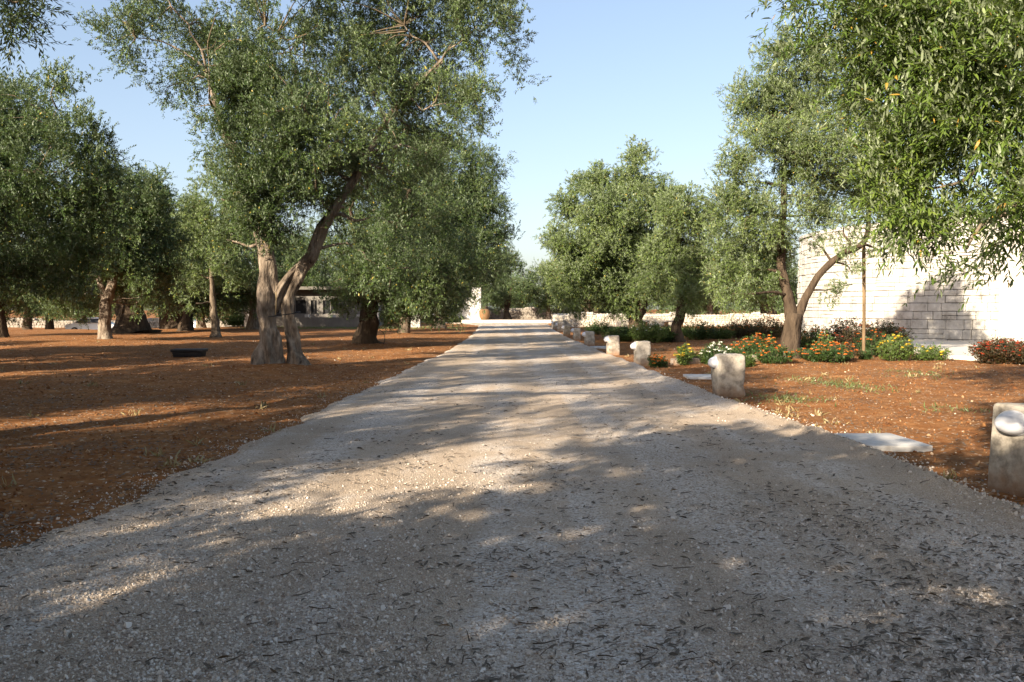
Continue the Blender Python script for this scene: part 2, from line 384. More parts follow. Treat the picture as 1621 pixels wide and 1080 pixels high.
MOUNDS = []   # (x, y, radius, height): soil banked up round a trunk
def ground_z(x, y):
    x = np.asarray(x, float).ravel(); y = np.asarray(y, float).ravel()
    d = edge_dist(x, y)
    z = (fbm2(x, y, .22, 3, 1.0) - .5) * .16 * sstep(.3, 5, d) + (fbm2(x, y, 1.7, 3, 2.0) - .5) * .10 * sstep(0, .8, d)
    z = z - .10 * (1 - sstep(-.35, .12, d))
    z = z - .75 * sstep(60, 68, y) * sstep(-23, -27, x)
    for mx, my, mr, mh in MOUNDS:
        q = (x - mx) ** 2 + (y - my) ** 2
        z = z + mh * np.exp(-q / (mr * mr))
    return z
def road_z(x, y):
    x = np.asarray(x, float).ravel(); y = np.asarray(y, float).ravel()
    d = edge_dist(x, y)
    z = .035 - .13 * sstep(-.25, .30, d) + (fbm2(x, y, .9, 3, 3.0) - .5) * .035 + (fbm2(x, y, 6, 2, 5.0) - .5) * .012
    for c in (-1.35, .35, 2.0):
        z = z - .012 * np.exp(-((x - c) / .22) ** 2)
    z = z + .085 * np.exp(-((x - road_right(y) + .10) / .16) ** 2) * (.45 + .9 * fbm2(x, y, 1.3, 2, 6.0)) * sstep(60, 20, y)
    return z
def surf_z(x, y): return np.maximum(ground_z(x, y), np.where(edge_dist(x, y) < .35, road_z(x, y), -9))
def sz1(x, y): return float(surf_z([x], [y])[0])

MOUNDS += [(-5.75, 21.0, 1.3, .14), (8.05, 24.7, .7, .10), (-5.75, 33.8, 1.3, .16), (-6.2, 48, 1.0, .15), (-5.1, 59.6, 1.0, .15), (-18.1, 38, 1.0, .12), (-17, 48, 1.3, .2)]

def dense_axis(lo, hi, step, grow, far_lo, far_hi):
    a = list(np.arange(lo, hi + 1e-6, step))
    s, v = step, a[-1]
    while v < far_hi: s *= grow; v += s; a.append(v)
    s, v, b_ = step, a[0], []
    while v > far_lo: s *= grow; v -= s; b_.append(v)
    return np.array(b_[::-1] + a)

def build_ground():
    xs = dense_axis(-14, 14, .14, 1.07, -700, 700)
    ys = np.concatenate([dense_axis(2.5, 30, .14, 1.05, -300, 900)])
    X, Y = np.meshgrid(xs, ys)
    Z = ground_z(X, Y)
    P = np.stack([X.ravel(), Y.ravel(), Z], 1)
    r, c = X.shape
    idx = np.arange(r * c).reshape(r, c)
    F = np.stack([idx[:-1, :-1], idx[:-1, 1:], idx[1:, 1:], idx[1:, :-1]], -1).reshape(-1, 4)
    o = mesh_np('ground', P, F.ravel(), np.arange(len(F)) * 4, M['soil'], True)
    tag(o, 'red earth ground under the olive trees', kind='structure')

def build_road():
    ys = [-18.0]
    while ys[-1] < 100.5:
        ys.append(ys[-1] + max(.07, abs(ys[-1] - 3) * .010 + .02))
    ys = np.array(ys)
    u = np.concatenate([np.linspace(0, .08, 16), np.linspace(.08, .92, 74)[1:], np.linspace(.92, 1, 16)[1:]])
    A, B = road_left(ys) - .55, road_right(ys) + .55
    X = A[:, None] + (B - A)[:, None] * u[None]
    Y = np.repeat(ys[:, None], len(u), 1)
    Z = road_z(X, Y)
    P = np.stack([X.ravel(), Y.ravel(), Z], 1)
    r, c = X.shape
    idx = np.arange(r * c).reshape(r, c)
    F = np.stack([idx[:-1, :-1], idx[:-1, 1:], idx[1:, 1:], idx[1:, :-1]], -1).reshape(-1, 4)
    o = mesh_np('gravel_road', P, F.ravel(), np.arange(len(F)) * 4, M['gravel'], True)
    tag(o, 'pale crushed limestone gravel road between the trees', kind='structure')

CUBE = np.array([(-1, -1, -1), (1, -1, -1), (1, 1, -1), (-1, 1, -1), (-1, -1, 1), (1, -1, 1), (1, 1, 1), (-1, 1, 1)], float) * .5
CUBEF = np.array(BOXF)
def rand_rot(n, rng):
    q = rng.normal(size=(n, 4)); q /= np.linalg.norm(q, axis=1)[:, None]
    w, x, y, z = q.T
    return np.stack([np.stack([1 - 2 * (y * y + z * z), 2 * (x * y - z * w), 2 * (x * z + y * w)], 1),
                     np.stack([2 * (x * y + z * w), 1 - 2 * (x * x + z * z), 2 * (y * z - x * w)], 1),
                     np.stack([2 * (x * z - y * w), 2 * (y * z + x * w), 1 - 2 * (x * x + y * y)], 1)], 1)
def scatter_stones(name, xy, size, mat, label, rng, flat=.75, sink=.2, tintv=None):
    n = len(xy)
    V = CUBE[None] + rng.normal(size=(n, 8, 3)) * .13
    V = V * size[:, None, None] * np.stack([rng.uniform(.75, 1.25, n), rng.uniform(.65, 1.1, n), rng.uniform(.5, 1, n) * flat], 1)[:, None]
    V = np.einsum('nij,nkj->nki', rand_rot(n, rng), V)
    z = surf_z(xy[:, 0], xy[:, 1]) + size * sink
    V += np.concatenate([xy, z[:, None]], 1)[:, None]
    F = (CUBEF[None] + (np.arange(n) * 8)[:, None, None]).reshape(-1, 4)
    t = rng.uniform(0, 1, n) if tintv is None else tintv
    o = mesh_np(name, V.reshape(-1, 3), F.ravel(), np.arange(len(F)) * 4, mat, False, np.repeat(t, 6))
    return tag(o, label, kind='stuff')

def view_scatter(n, y0, y1, rng, xlim=.68, power=1.0):
    """points on the ground in front of the viewpoint, denser near"""
    u = rng.uniform(0, 1, n)
    y = y0 * (y1 / y0) ** (u ** power)
    x = rng.uniform(-xlim, xlim, n) * y
    return np.stack([x, y], 1)

def build_scatter():
    rng = np.random.default_rng(11)
    # loose gravel on the road
    p = view_scatter(165000, 2.4, 20, rng, xlim=.85, power=1.25)
    d = edge_dist(p[:, 0], p[:, 1])
    w = np.where(d < 0, .38 + .62 * sstep(.42, .62, fbm2(p[:, 0], p[:, 1], 1.0, 3, 9.0)), np.exp(-d / .22) * .9)
    w = np.maximum(w, np.exp(-((p[:, 0] - road_right(p[:, 1]) + .08) / .2) ** 2))
    w = np.maximum(w * (.10 + .90 * sstep(8.5, 3.8, p[:, 1])), .85 * np.exp(-(np.abs(d - .05) / .16)))
    k = (rng.uniform(0, 1, len(p)) < w)
    p = p[k]
    s = rng.lognormal(math.log(.0074), .36, len(p)) * (1 + .012 * p[:, 1])
    edge = np.abs(p[:, 0] - road_right(p[:, 1])) < .25
    s = np.where(edge, s * 1.6, s)
    scatter_stones('gravel', np.concatenate([p]), np.clip(s, .006, .045), M['pebble'], 'loose angular limestone chippings lying on the road', rng, sink=.18)
    # clods and small stones in the soil
    p = view_scatter(46000, 4.5, 45, rng, xlim=.66)
    d = edge_dist(p[:, 0], p[:, 1])
    k = (d > .05) & (rng.uniform(0, 1, len(p)) < .25 + .75 * fbm2(p[:, 0], p[:, 1], 1.2, 2, 13.0))
    p = p[k]
    s = rng.lognormal(math.log(.0085), .5, len(p)) * (1 + .03 * p[:, 1])
    scatter_stones('soil_clods', p, np.clip(s, .005, .055), M['clod'], 'small clods and pale stones lying on red soil', rng, sink=.15, tintv=rng.uniform(0, 1, len(p)) ** 2.6)

def leaf_quads(base, dirv, side, length, width, curl, nrm):
    """n leaves of 3 faces each (tri, quad, tri): arrays (n,3)"""
    L_ = length[:, None]; W = width[:, None]
    b = base
    m1 = b + dirv * L_ * .3 + nrm * (curl[:, None] * L_ * .10)
    m2 = b + dirv * L_ * .68 + nrm * (curl[:, None] * L_ * .05)
    t = b + dirv * L_ - nrm * (curl[:, None] * L_ * .14)
    V = np.stack([b, m1 - side * W * .5, m1 + side * W * .5, m2 - side * W * .42, m2 + side * W * .42, t], 1)
    n = len(b)
    o = (np.arange(n) * 6)[:, None]
    loops = np.concatenate([o + np.array([0, 2, 1]), o + np.array([1, 2, 4, 3]), o + np.array([3, 4, 5])], 1)
    starts = (np.arange(n) * 10)[:, None] + np.array([0, 3, 7])
    return V.reshape(-1, 3), loops.ravel(), starts.ravel()

def build_litter():
    rng = np.random.default_rng(21)
    p = view_scatter(30000, 2.8, 42, rng, xlim=.62, power=1.0)
    x, y = p.T
    d = edge_dist(x, y)
    dens = .11 + .6 * sstep(.50, .68, fbm2(x, y, .8, 3, 31.0)) + .42 * np.exp(-((x - 2.0) / .8) ** 2) * sstep(.35, .6, fbm2(x, y, 2.0, 2, 33)) + .2 * np.exp(-((x - .2) / .8) ** 2) * sstep(.45, .6, fbm2(x, y, 1.7, 2, 35))
    dens = np.where(d > 0, .25 * dens + .12, dens)
    k = rng.uniform(0, 1, len(p)) < dens
    p = p[k]; n = len(p); x, y = p.T
    z = surf_z(x, y)
    a = rng.normal(.35, .9, n) + rng.integers(0, 2, n) * PI
    tilt = rng.uniform(-.05, .28, n)
    dv = np.stack([np.cos(a) * np.cos(tilt), np.sin(a) * np.cos(tilt), np.sin(tilt)], 1)
    roll = rng.normal(0, .5, n)
    sd = np.stack([-np.sin(a), np.cos(a), np.zeros(n)], 1)
    up = np.cross(dv, sd)
    sd2 = sd * np.cos(roll)[:, None] + up * np.sin(roll)[:, None]
    nr = np.cross(dv, sd2)
    L_ = rng.uniform(.03, .07, n); W = L_ * rng.uniform(.14, .28, n)
    V, l, s = leaf_quads(np.stack([x, y, z + .005 + rng.uniform(0, .008, n)], 1), dv, sd2, L_, W, rng.uniform(.1, 1.1, n), nr)
    o = mesh_np('leaf_litter', V, l, s, M['litter'], False, np.repeat(rng.uniform(0, 1, n) ** 1.3, 3))
    tag(o, 'dark dry olive leaves scattered over the gravel', kind='stuff')
    # fallen leaves on the soil under the crowns
    p = view_scatter(34000, 5, 46, rng, xlim=.66)
    p = p[edge_dist(p[:, 0], p[:, 1]) > .1]
    k = rng.uniform(0, 1, len(p)) < .12 + .88 * sstep(.47, .62, fbm2(p[:, 0], p[:, 1], .55, 3, 51.0))
    p = p[k]; n = len(p); x, y = p.T
    a = rng.uniform(0, 2 * PI, n); tilt = rng.uniform(-.1, .35, n)
    dv = np.stack([np.cos(a) * np.cos(tilt), np.sin(a) * np.cos(tilt), np.sin(tilt)], 1); sd = np.stack([-np.sin(a), np.cos(a), np.zeros(n)], 1)
    L_ = rng.uniform(.03, .065, n) * (1 + .02 * y)
    V, l, s = leaf_quads(np.stack([x, y, surf_z(x, y) + .006], 1), dv, sd, L_, L_ * rng.uniform(.2, .34, n), rng.uniform(0, 1.2, n), np.cross(dv, sd))
    tag(mesh_np('fallen_leaves', V, l, s, M['fallen'], False, np.repeat(rng.uniform(0, 1, n), 3)), 'fallen dry olive leaves on the red soil under the trees', kind='stuff')
    # short broken twigs
    g = Geo()
    q = view_scatter(420, 2.9, 24, rng, xlim=.5)
    q = q[edge_dist(q[:, 0], q[:, 1]) < .4]
    for (px, py) in q:
        a = random.gauss(.3, .8); L2 = random.uniform(.04, .13)
        pts = []
        for t in (0, .35, .7, 1):
            xx, yy = px + math.cos(a) * L2 * (t - .5) + random.gauss(0, .006), py + math.sin(a) * L2 * (t - .5) + random.gauss(0, .006)
            pts.append((xx, yy, sz1(xx, yy) + .008 + random.uniform(0, .012)))
        tube(g, np.array(pts), np.linspace(.0034, .0015, 4), 4)
    o = g.build('twig_litter', M['litter'])
    a_ = o.data.attributes.new('tint', 'FLOAT', 'FACE'); a_.data.foreach_set('value', np.full(len(o.data.polygons), .45, np.float32))
    tag(o, 'short broken twigs lying on the gravel', kind='stuff')

# ------------------------------------------------------------------ olive trees
def twig_leaves(o, d, rng, leaf=.08, wid=.24, per=7, tl=.34, droop=.25, hang=0.0, detail=False):
    """leaves in opposite pairs along N twigs: o (N,3) origin, d (N,3) direction"""
    n = len(o)
    d = d / (np.linalg.norm(d, axis=1)[:, None] + 1e-9)
    ref = rng.normal(size=(n, 3)); s = np.cross(d, ref); s /= np.linalg.norm(s, axis=1)[:, None] + 1e-9
    u = np.cross(d, s)
    tl_ = tl * rng.uniform(.65, 1.3, n)
    dr = droop * rng.uniform(.4, 1.6, n)
    bases, dirs, sides, nrm, lens = [], [], [], [], []
    for j in range(per):
        f = (j + .6) / per
        c = o + d * (tl_ * f)[:, None]; c[:, 2] -= dr * tl_ * f * f
        tang = d.copy(); tang[:, 2] -= 2 * dr * f; tang /= np.linalg.norm(tang, axis=1)[:, None]
        rot = j * PI / 2 + rng.normal(0, .35, n)
        for sg in (1, -1):
            out = (s * np.cos(rot)[:, None] + u * np.sin(rot)[:, None]) * sg
            ang = rng.uniform(.45, 1.05, n) * (1 - .35 * f)
            ld = tang * np.cos(ang)[:, None] + out * np.sin(ang)[:, None]
            ld[:, 2] += rng.normal(.02, .22, n) - hang
            ld /= np.linalg.norm(ld, axis=1)[:, None]
            sd = np.cross(ld, np.stack([rng.normal(0, .5, n), rng.normal(0, .5, n), np.ones(n)], 1)); sd /= np.linalg.norm(sd, axis=1)[:, None] + 1e-9
            nv = np.cross(sd, ld)
            bases.append(c); dirs.append(ld); sides.append(sd); nrm.append(nv); lens.append(leaf * rng.uniform(.65, 1.25, n) * (1 - .25 * f))
    B, D, S, Nv, Ln = (np.concatenate(a) for a in (bases, dirs, sides, nrm, lens))
    W = Ln * wid * rng.uniform(.8, 1.2, len(Ln))
    if detail:
        V, l, st = leaf_quads(B, D, S, Ln, W, rng.uniform(-.2, 1.5, len(Ln)), Nv)
        return V, l, st, 3, len(Ln)
    m = B + D * (Ln * .5)[:, None] + Nv * (Ln * .06)[:, None]
    V = np.stack([B, m + S * (W * .5)[:, None], B + D * Ln[:, None], m - S * (W * .5)[:, None]], 1).reshape(-1, 3)
    k = len(Ln)
    return V, np.arange(4 * k), np.arange(k) * 4, 1, k

def crown_points(lobes, dens, rng, holes=.40, hole_scale=1.15, rim=.55):
    """clump centres through the lobes' volume; lobes: (x, y, z, r, ry, rz, density factor)"""
    P, O = [], []
    for (x, y, z, rx, ry, rz, df) in lobes:
        n = int(dens * df * 4.19 * rx * ry * rz) + 6
        v = rng.normal(size=(n, 3)); v /= np.linalg.norm(v, axis=1)[:, None]
        rad = rng.uniform(0, 1, n) ** rim
        rad = rad * (1 + .16 * rng.normal(size=n))
        q = v * rad[:, None] * np.array([rx, ry, rz]) + np.array([x, y, z])
        P.append(q); O.append(v)
    P = np.concatenate(P); O = np.concatenate(O)
    h = .42 * vnoise(P * hole_scale * .55 + 5.9) + .36 * vnoise(P * hole_scale * 1.2 + 11.3) + .22 * vnoise(P * hole_scale * 3 + 3.1)
    k = (h > holes) & (P[:, 2] > .5)
    return P[k], O[k]

def olive(name, label, base, stems, lobes, seed=0, group=None, leafmat_='olive', bark='bark', dens=9.0, twigs=4, leaf=.085, wid=.26, per=7, tl=.36,
          holes=.40, hole_scale=1.15, rim=.55, droop=.25, detail=False, branch_every=20, sides=16, flute=.22, link_cost=1.0, bare=0, twig_stems=False, br=.011, cat='olive tree', tuft=.11):
    """stems: list of world polylines [(x,y,z,r), ...]; lobes in world. One tree: trunk (with its limbs), branches, crown."""
    rng = np.random.default_rng(1000 + seed)
    base = Vector(base)
    root = empty(name, base, label, cat, group)
    off = np.array(base[:])
    g = Geo()
    nodes, nrad = [], []
    for si, st in enumerate(stems):
        S = spline(np.array(st, float), .10 if sides >= 14 else .22)
        c = S[:, :3].copy()
        wob = np.stack([fbm2(np.arange(len(c)) * .31, np.full(len(c), seed + si * 3.3), 1, 2, k * 5.0) - .5 for k in range(3)], 1) * S[:, 3:4] * .5
        c += wob * np.minimum(1, np.arange(len(c)) / 6)[:, None]
        tube(g, c - off, np.maximum(S[:, 3], .01), sides, flute, seed * 1.7 + si)
        k = c[:, 2] > min(1.3, c[-1, 2] * .5)
        nodes.append(c[k]); nrad.append(S[k, 3])
    # limbs grow from the stems towards each foliage mass
    lob = [l for l in lobes]
    tips = np.concatenate(nodes); 
    order = sorted(range(len(lob)), key=lambda i: np.min(np.linalg.norm(tips - np.array(lob[i][:3]), axis=1)))
    for i in order:
        A = np.concatenate(nodes); Ra = np.concatenate(nrad)
        c = np.array(lob[i][:3])
        dd = np.linalg.norm(A - c, axis=1) + link_cost * np.maximum(0, A[:, 2] - c[2]) * .8 + np.maximum(0, .05 - Ra) * 10
        j = int(np.argmin(dd)); p0 = A[j]
        Lh = np.linalg.norm(c - p0)
        if Lh < .35: continue
        mid1 = p0 + (c - p0) * .33 + rng.normal(size=3) * Lh * .07 + np.array([0, 0, .06 * Lh])
        mid2 = p0 + (c - p0) * .68 + rng.normal(size=3) * Lh * .08 + np.array([0, 0, .05 * Lh])
        r0 = min(max(Ra[j] * .62, .022), .03 + .035 * lob[i][3])
        S = spline(np.array([(*p0, r0), (*mid1, r0 * .8), (*mid2, r0 * .55), (*c, r0 * .3)]), .22)
        tube(g, S[:, :3] - off, S[:, 3], 7 if sides >= 14 else 5, .10, seed + i * .7)
        nodes.append(S[2:, :3]); nrad.append(S[2:, 3])
    g.build('trunk', M[bark], root, True)
    # foliage
    P, O = crown_points(lobes, dens, rng, holes, hole_scale, rim)
    A = np.concatenate(nodes)
    gb = Geo()
    sel = rng.permutation(len(P))[:max(8, len(P) // branch_every)]
    for i in sel:
        d = np.linalg.norm(A - P[i], axis=1); j = int(np.argmin(d + np.maximum(0, A[:, 2] - P[i, 2]) * .3))
        p0 = A[j]; Lh = d[j]
        if Lh < .12 or Lh > 3.2: continue
        m1 = p0 + (P[i] - p0) * .5 + rng.normal(size=3) * Lh * .10 + np.array([0, 0, .05 * Lh])
        S = spline(np.array([p0, m1, P[i]]), max(.12, Lh / 5))
        tube(gb, S - off, np.linspace(br + .004 * Lh, br * .35, len(S)), 4, 0, 0, False)
    if twig_stems:
        pass
    N_ = len(P)
    axis = O * .8 + rng.normal(size=(N_, 3)) * .55 + np.array([0, 0, .30]); axis /= np.linalg.norm(axis, axis=1)[:, None]
    o = np.repeat(P, twigs, 0) + rng.normal(size=(N_ * twigs, 3)) * tuft
    dv = np.repeat(axis, twigs, 0) + rng.normal(size=(N_ * twigs, 3)) * .48
    dn = dv / np.linalg.norm(dv, axis=1)[:, None]
    if twig_stems:
        for i in range(0, len(o), 1):
            e = o[i] + dn[i] * tl * .95; e[2] -= droop * tl
            tube(gb, np.array([o[i] - dn[i] * .03, (o[i] + e) / 2 + np.array([0, 0, droop * tl * .25]), e]) - off, [.0028, .0022, .0012], 3, 0, 0, False)
    V, l, s, per_leaf, k = twig_leaves(o - off, dv, rng, leaf, wid, per, tl, droop, detail=detail)
    ct = np.repeat(np.clip(.5 + .9 * (vnoise(P * .9 + 77) - .5), 0, 1), twigs)        # leaf age differs from bough to bough
    t = np.tile(ct, 2 * per) * .55 + rng.uniform(0, 1, k) * .5
    yl = rng.uniform(0, 1, k)
    t = np.where(yl > .985, 1.0, np.clip(t, 0, .94))
    print('LEAVES', label, k)
    crown = mesh_np('crown', V, l, s, M[leafmat_], False, np.repeat(t, per_leaf), root, (gb, M['twig']))
    return root

def LB(Y, items, df=1.0, dy=0.0, rngseed=0, fy=1.15, fz=.95):
    """foliage masses read off the photo at distance Y: (px, py, r[, dY[, density]])"""
    rr = random.Random(rngseed)
    out = []
    for it in items:
        px, py, r = it[:3]
        yy = Y + (it[3] if len(it) > 3 else rr.uniform(-dy, dy))
        d = it[4] if len(it) > 4 else 1.0
        p = at(px, py, yy)
        out.append((p.x, p.y, p.z, r, r * fy, r * fz, d * df))
    return out

def ST(Y, pts):
    """stem read off the photo: (px, py, r[, dY])"""
    out = []
    for it in pts:
        p = at(it[0], it[1], Y + (it[3] if len(it) > 3 else 0))
        out.append((p.x, p.y, p.z, it[2]))
    p = out[0]
    return [(p[0], p[1], min(-.12, p[2] - .2), p[3] * 1.25)] + out

OLIVES = 'olive trees standing on the red soil'

def build_main_trees():
    # the big two-stemmed olive left of the road
    Y = 20.9
    lobes = LB(Y, [(215, 60, 1.05, -.5, .55), (300, 40, 1.4, 0, .8), (420, 40, 1.7, -.5), (540, 0, 1.5, 1.2, .8), (640, 40, 1.7, 0), (735, 60, 1.3, -.4), (790, 120, .85, 0, .9), (775, 40, .8),
                   (290, 130, .95, .6, .5), (400, 140, 1.4, -.3), (480, 190, 1.25, -1.4), (590, 170, 1.6, .4), (690, 160, 1.5, -.4), (750, 175, .9, 0),
                   (345, 235, .75, 0, .5), (440, 265, 1.15, -1.0), (520, 270, 1.1, .8), (610, 265, 1.25, -.3), (680, 245, .9, .5), (350, 315, .7, .3, .8), (395, 330, .7, .9), (440, 345, .75, -.8), (470, 300, .7, -1),
                   (585, 345, .95, -.2), (640, 360, .9, .3), (545, 330, .6, .4), (600, 420, .7, -.3), (655, 430, .6, .2), (560, 395, .5, 0, .8),
                   (398, 345, .6, -1.3), (385, 290, .75, -1.4), (365, 225, .8, -1.3), (345, 160, .9, -1.2), (330, 90, 1.0, -1.2), (425, 350, .5, -1.1), (500, 300, .6, -1.4), (540, 220, .7, -1.5), (610, 200, .9, -1.5), (450, 230, .8, -1.5), (420, 375, .35, -.7), (400, 400, .4, 1.6), (360, 380, .5, 1.2),
                   (350, -70, 1.5, .5), (480, -90, 1.8, 0), (620, -80, 1.8, .4), (730, -40, 1.2, 0), (240, -20, 1.0, .4, .7)], dy=1.0, rngseed=3)
    lobes += LB(Y + 2.6, [(330, 60, 1.4), (450, 80, 1.6), (560, 120, 1.5), (660, 90, 1.5), (430, 200, 1.2), (560, 240, 1.3), (660, 210, 1.2), (600, 320, 1.0), (400, 280, .8)], df=.7, dy=.6, rngseed=5)
    stems = [ST(Y, [(424, 592, .50), (426, 572, .34), (425, 545, .265), (424, 510, .225), (425, 470, .215), (423, 430, .20), (417, 392, .175), (398, 330, .13), (376, 258, .11), (350, 190, .085), (326, 110, .05)]),
             ST(Y, [(472, 586, .34, .2), (467, 560, .20, .2), (461, 525, .15, .2), (456, 490, .125, .15), (461, 457, .13, .1), (480, 425, .145, 0), (498, 396, .14, -.1), (520, 345, .115, -.2), (560, 285, .09, 0), (620, 180, .065, .2), (700, 95, .05, .2)]),
             [tuple(at(432, 487, Y)) + (.10,), tuple(at(443, 458, Y)) + (.10,), tuple(at(464, 430, Y)) + (.10,), tuple(at(486, 407, Y)) + (.09,)],
             [tuple(at(420, 400, Y)) + (.12,), tuple(at(428, 330, Y + .3)) + (.10,), tuple(at(447, 220, Y + .4)) + (.07,), tuple(at(470, 110, Y + .2)) + (.045,)],
             [tuple(at(420, 575, Y)) + (.18,), tuple(at(405, 588, Y - .1)) + (.13,), tuple(at(392, 597, Y - .2)) + (.05,)]]
    olive('olive_tree', 'largest olive tree, forking into two pale leaning stems near the road', (-5.9, 20.9, 0), stems, lobes, 1, OLIVES, 'olive', 'bark_pale', dens=21, twigs=11, leaf=.085, wid=.36, per=6, tl=.24, droop=.08, holes=.478, hole_scale=.95, tuft=.12, br=.017, rim=.6, branch_every=9, sides=32, flute=.46)

    # second of the row, dark thick trunk
    Y = 33.8
    lobes = LB(Y, [(560, 345, 1.4), (620, 340, 1.7), (680, 345, 1.6), (600, 400, 1.6), (660, 430, 1.6), (720, 415, 1.2),
                   (560, 430, 1.1), (600, 465, .8), (640, 475, .8), (700, 465, 1.0), (560, 290, 1.1), (530, 400, .8), (520, 450, .6), (570, 485, .45, -1.2, .7), (620, 490, .55, -1.4), (650, 495, .5, -.5), (690, 490, .7, .5), (590, 440, .7, -1.8), (560, 460, .6, -1.5),
                   (545, 480, .5, -.8, .8), (605, 500, .35, -1.2, .8), (520, 470, .4, -1, .7)], dy=1.6, rngseed=6)
    stems = [ST(Y, [(582, 550, .62), (582, 535, .45), (583, 505, .38), (588, 470, .30), (600, 430, .22), (625, 370, .16), (650, 300, .1)]),
             [tuple(at(585, 480, Y)) + (.26,), tuple(at(575, 440, Y)) + (.18,), tuple(at(562, 380, Y)) + (.12,), tuple(at(555, 330, Y)) + (.07,)]]
    olive('olive_tree', 'olive tree with a thick dark flaring trunk and a hose loop beside it', (-5.75, 33.8, 0), stems, lobes, 2, OLIVES, 'olive', 'bark_dark', dens=12, twigs=11, leaf=.11, wid=.38, per=6, droop=.1, tuft=.16, holes=.44, hole_scale=.85, branch_every=20, tl=.30)

    # third of the row
    Y = 48
    lobes = LB(Y, [(640, 250, 1.9), (700, 262, 2.2), (752, 262, 1.5), (770, 325, 1.5), (720, 335, 2.2), (785, 380, 1.1), (748, 400, 1.8), (690, 400, 2.0), (640, 425, 1.8), (660, 320, 2.2), (620, 380, 1.8), (738, 450, 1.3), (650, 475, 1.0), (605, 450, 1.1), (700, 460, 1.4), (805, 372, .6), (790, 270, .6), (775, 430, 1.0), (670, 490, .6), (715, 490, .7)], dy=1.6, rngseed=16)
    stems = [ST(Y, [(640, 536, .55), (638, 527, .38), (640, 508, .30), (648, 480, .26), (665, 430, .2), (690, 350, .12), (700, 280, .06)]),
             [tuple(at(641, 500, Y)) + (.22,), tuple(at(632, 470, Y)) + (.17,), tuple(at(622, 420, Y)) + (.1,)]]
    olive('olive_tree', 'third olive tree of the row along the road, its short trunk half lit', (-6.2, 48, 0), stems, lobes, 11, OLIVES, 'olive', 'bark', dens=6, twigs=11, leaf=.14, wid=.36, tuft=.18, holes=.39, hole_scale=.8, branch_every=20, tl=.46)

    # off to the left, only its crown reaches the picture
    Y = 25
    lobes = LB(Y, [(90, 172, 1.2), (25, 195, 1.5), (140, 225, 1.0), (150, 270, 1.0), (60, 270, 1.9), (130, 335, 1.4), (40, 370, 1.7), (105, 410, 1.2), (-60, 240, 2.3), (-150, 300, 2.6), (-110, 210, 2.0), (-210, 230, 2.0), (-70, 390, 1.7), (-180, 400, 1.6), (165, 300, .6), (20, 440, .9), (85, 125, .35), (-250, 300, 2)], dy=1.5, rngseed=8)
    stems = [[(-18, 25, -.15, .8), (-18, 25, .1, .5), (-17.9, 25, 1.2, .36), (-17.6, 25.1, 2.4, .28), (-16.8, 25, 4.2, .18), (-16, 25, 6, .1)], [(-17.9, 25, 1.6, .3), (-18.6, 25.2, 3, .2), (-19.3, 25, 5, .1)]]
    olive('olive_tree', 'dense dark olive tree filling the left edge of the photo, trunk out of sight', (-18, 25, 0), stems, lobes, 3, OLIVES, 'olive', 'bark', dens=12, twigs=11, leaf=.105, wid=.38, per=6, droop=.1, tuft=.15, holes=.44, hole_scale=.9, branch_every=20, tl=.28)

    # lit twisted trunk under the dark crowns
    Y = 38
    lobes = LB(Y, [(205, 305, 1.2), (235, 330, 1.4), (185, 395, 1.7), (250, 380, 1.4), (130, 420, 1.5), (265, 430, 1.1), (200, 440, 1.2), (155, 350, 1.5), (100, 440, 1.3), (250, 300, .8), (60, 430, 1.3), (225, 470, .6), (130, 470, .9, 2.5), (90, 475, .8, 2), (215, 480, .5), (260, 465, .9, 1), (230, 440, 1.1, -1)], dy=1.8, rngseed=9)
    stems = [ST(Y, [(168, 544, .52), (167, 533, .34), (166, 510, .27), (168, 485, .23), (176, 455, .19), (190, 410, .14), (210, 350, .09)]),
             [tuple(at(168, 500, Y)) + (.2,), tuple(at(166, 470, Y)) + (.15,), tuple(at(150, 420, Y)) + (.1,), tuple(at(140, 380, Y)) + (.06,)]]
    olive('olive_tree', 'olive tree with a sunlit twisted trunk in front of the white car', (-18.1, 38, 0), stems, lobes, 4, OLIVES, 'olive', 'bark_pale', dens=11.5, twigs=11, leaf=.125, wid=.37, per=6, droop=.1, tuft=.16, holes=.43, hole_scale=.85, branch_every=20, tl=.30)

    # thin trunk, hanging foliage
    Y = 45
    lobes = LB(Y, [(335, 330, 1.4), (310, 380, 1.2), (365, 375, 1.3), (335, 420, 1.3), (300, 440, .9), (375, 430, .9), (345, 465, .8), (310, 480, .6), (340, 290, 1.0), (300, 330, .9), (370, 320, 1.0)], dy=1.2, rngseed=10)
    stems = [ST(Y, [(341, 533, .36), (341, 524, .24), (339, 500, .18), (337, 470, .15), (335, 430, .11), (335, 370, .07)])]
    olive('olive_tree', 'smaller olive tree with a thin trunk and foliage hanging low', (-15.65, 45, 0), stems, lobes, 5, OLIVES, 'olive_silver', 'bark', dens=8, twigs=11, leaf=.14, wid=.36, tuft=.17, holes=.40, hole_scale=.8, branch_every=20, tl=.32)

    # right: tree with a forked trunk in the flower bed
    Y = 24.7
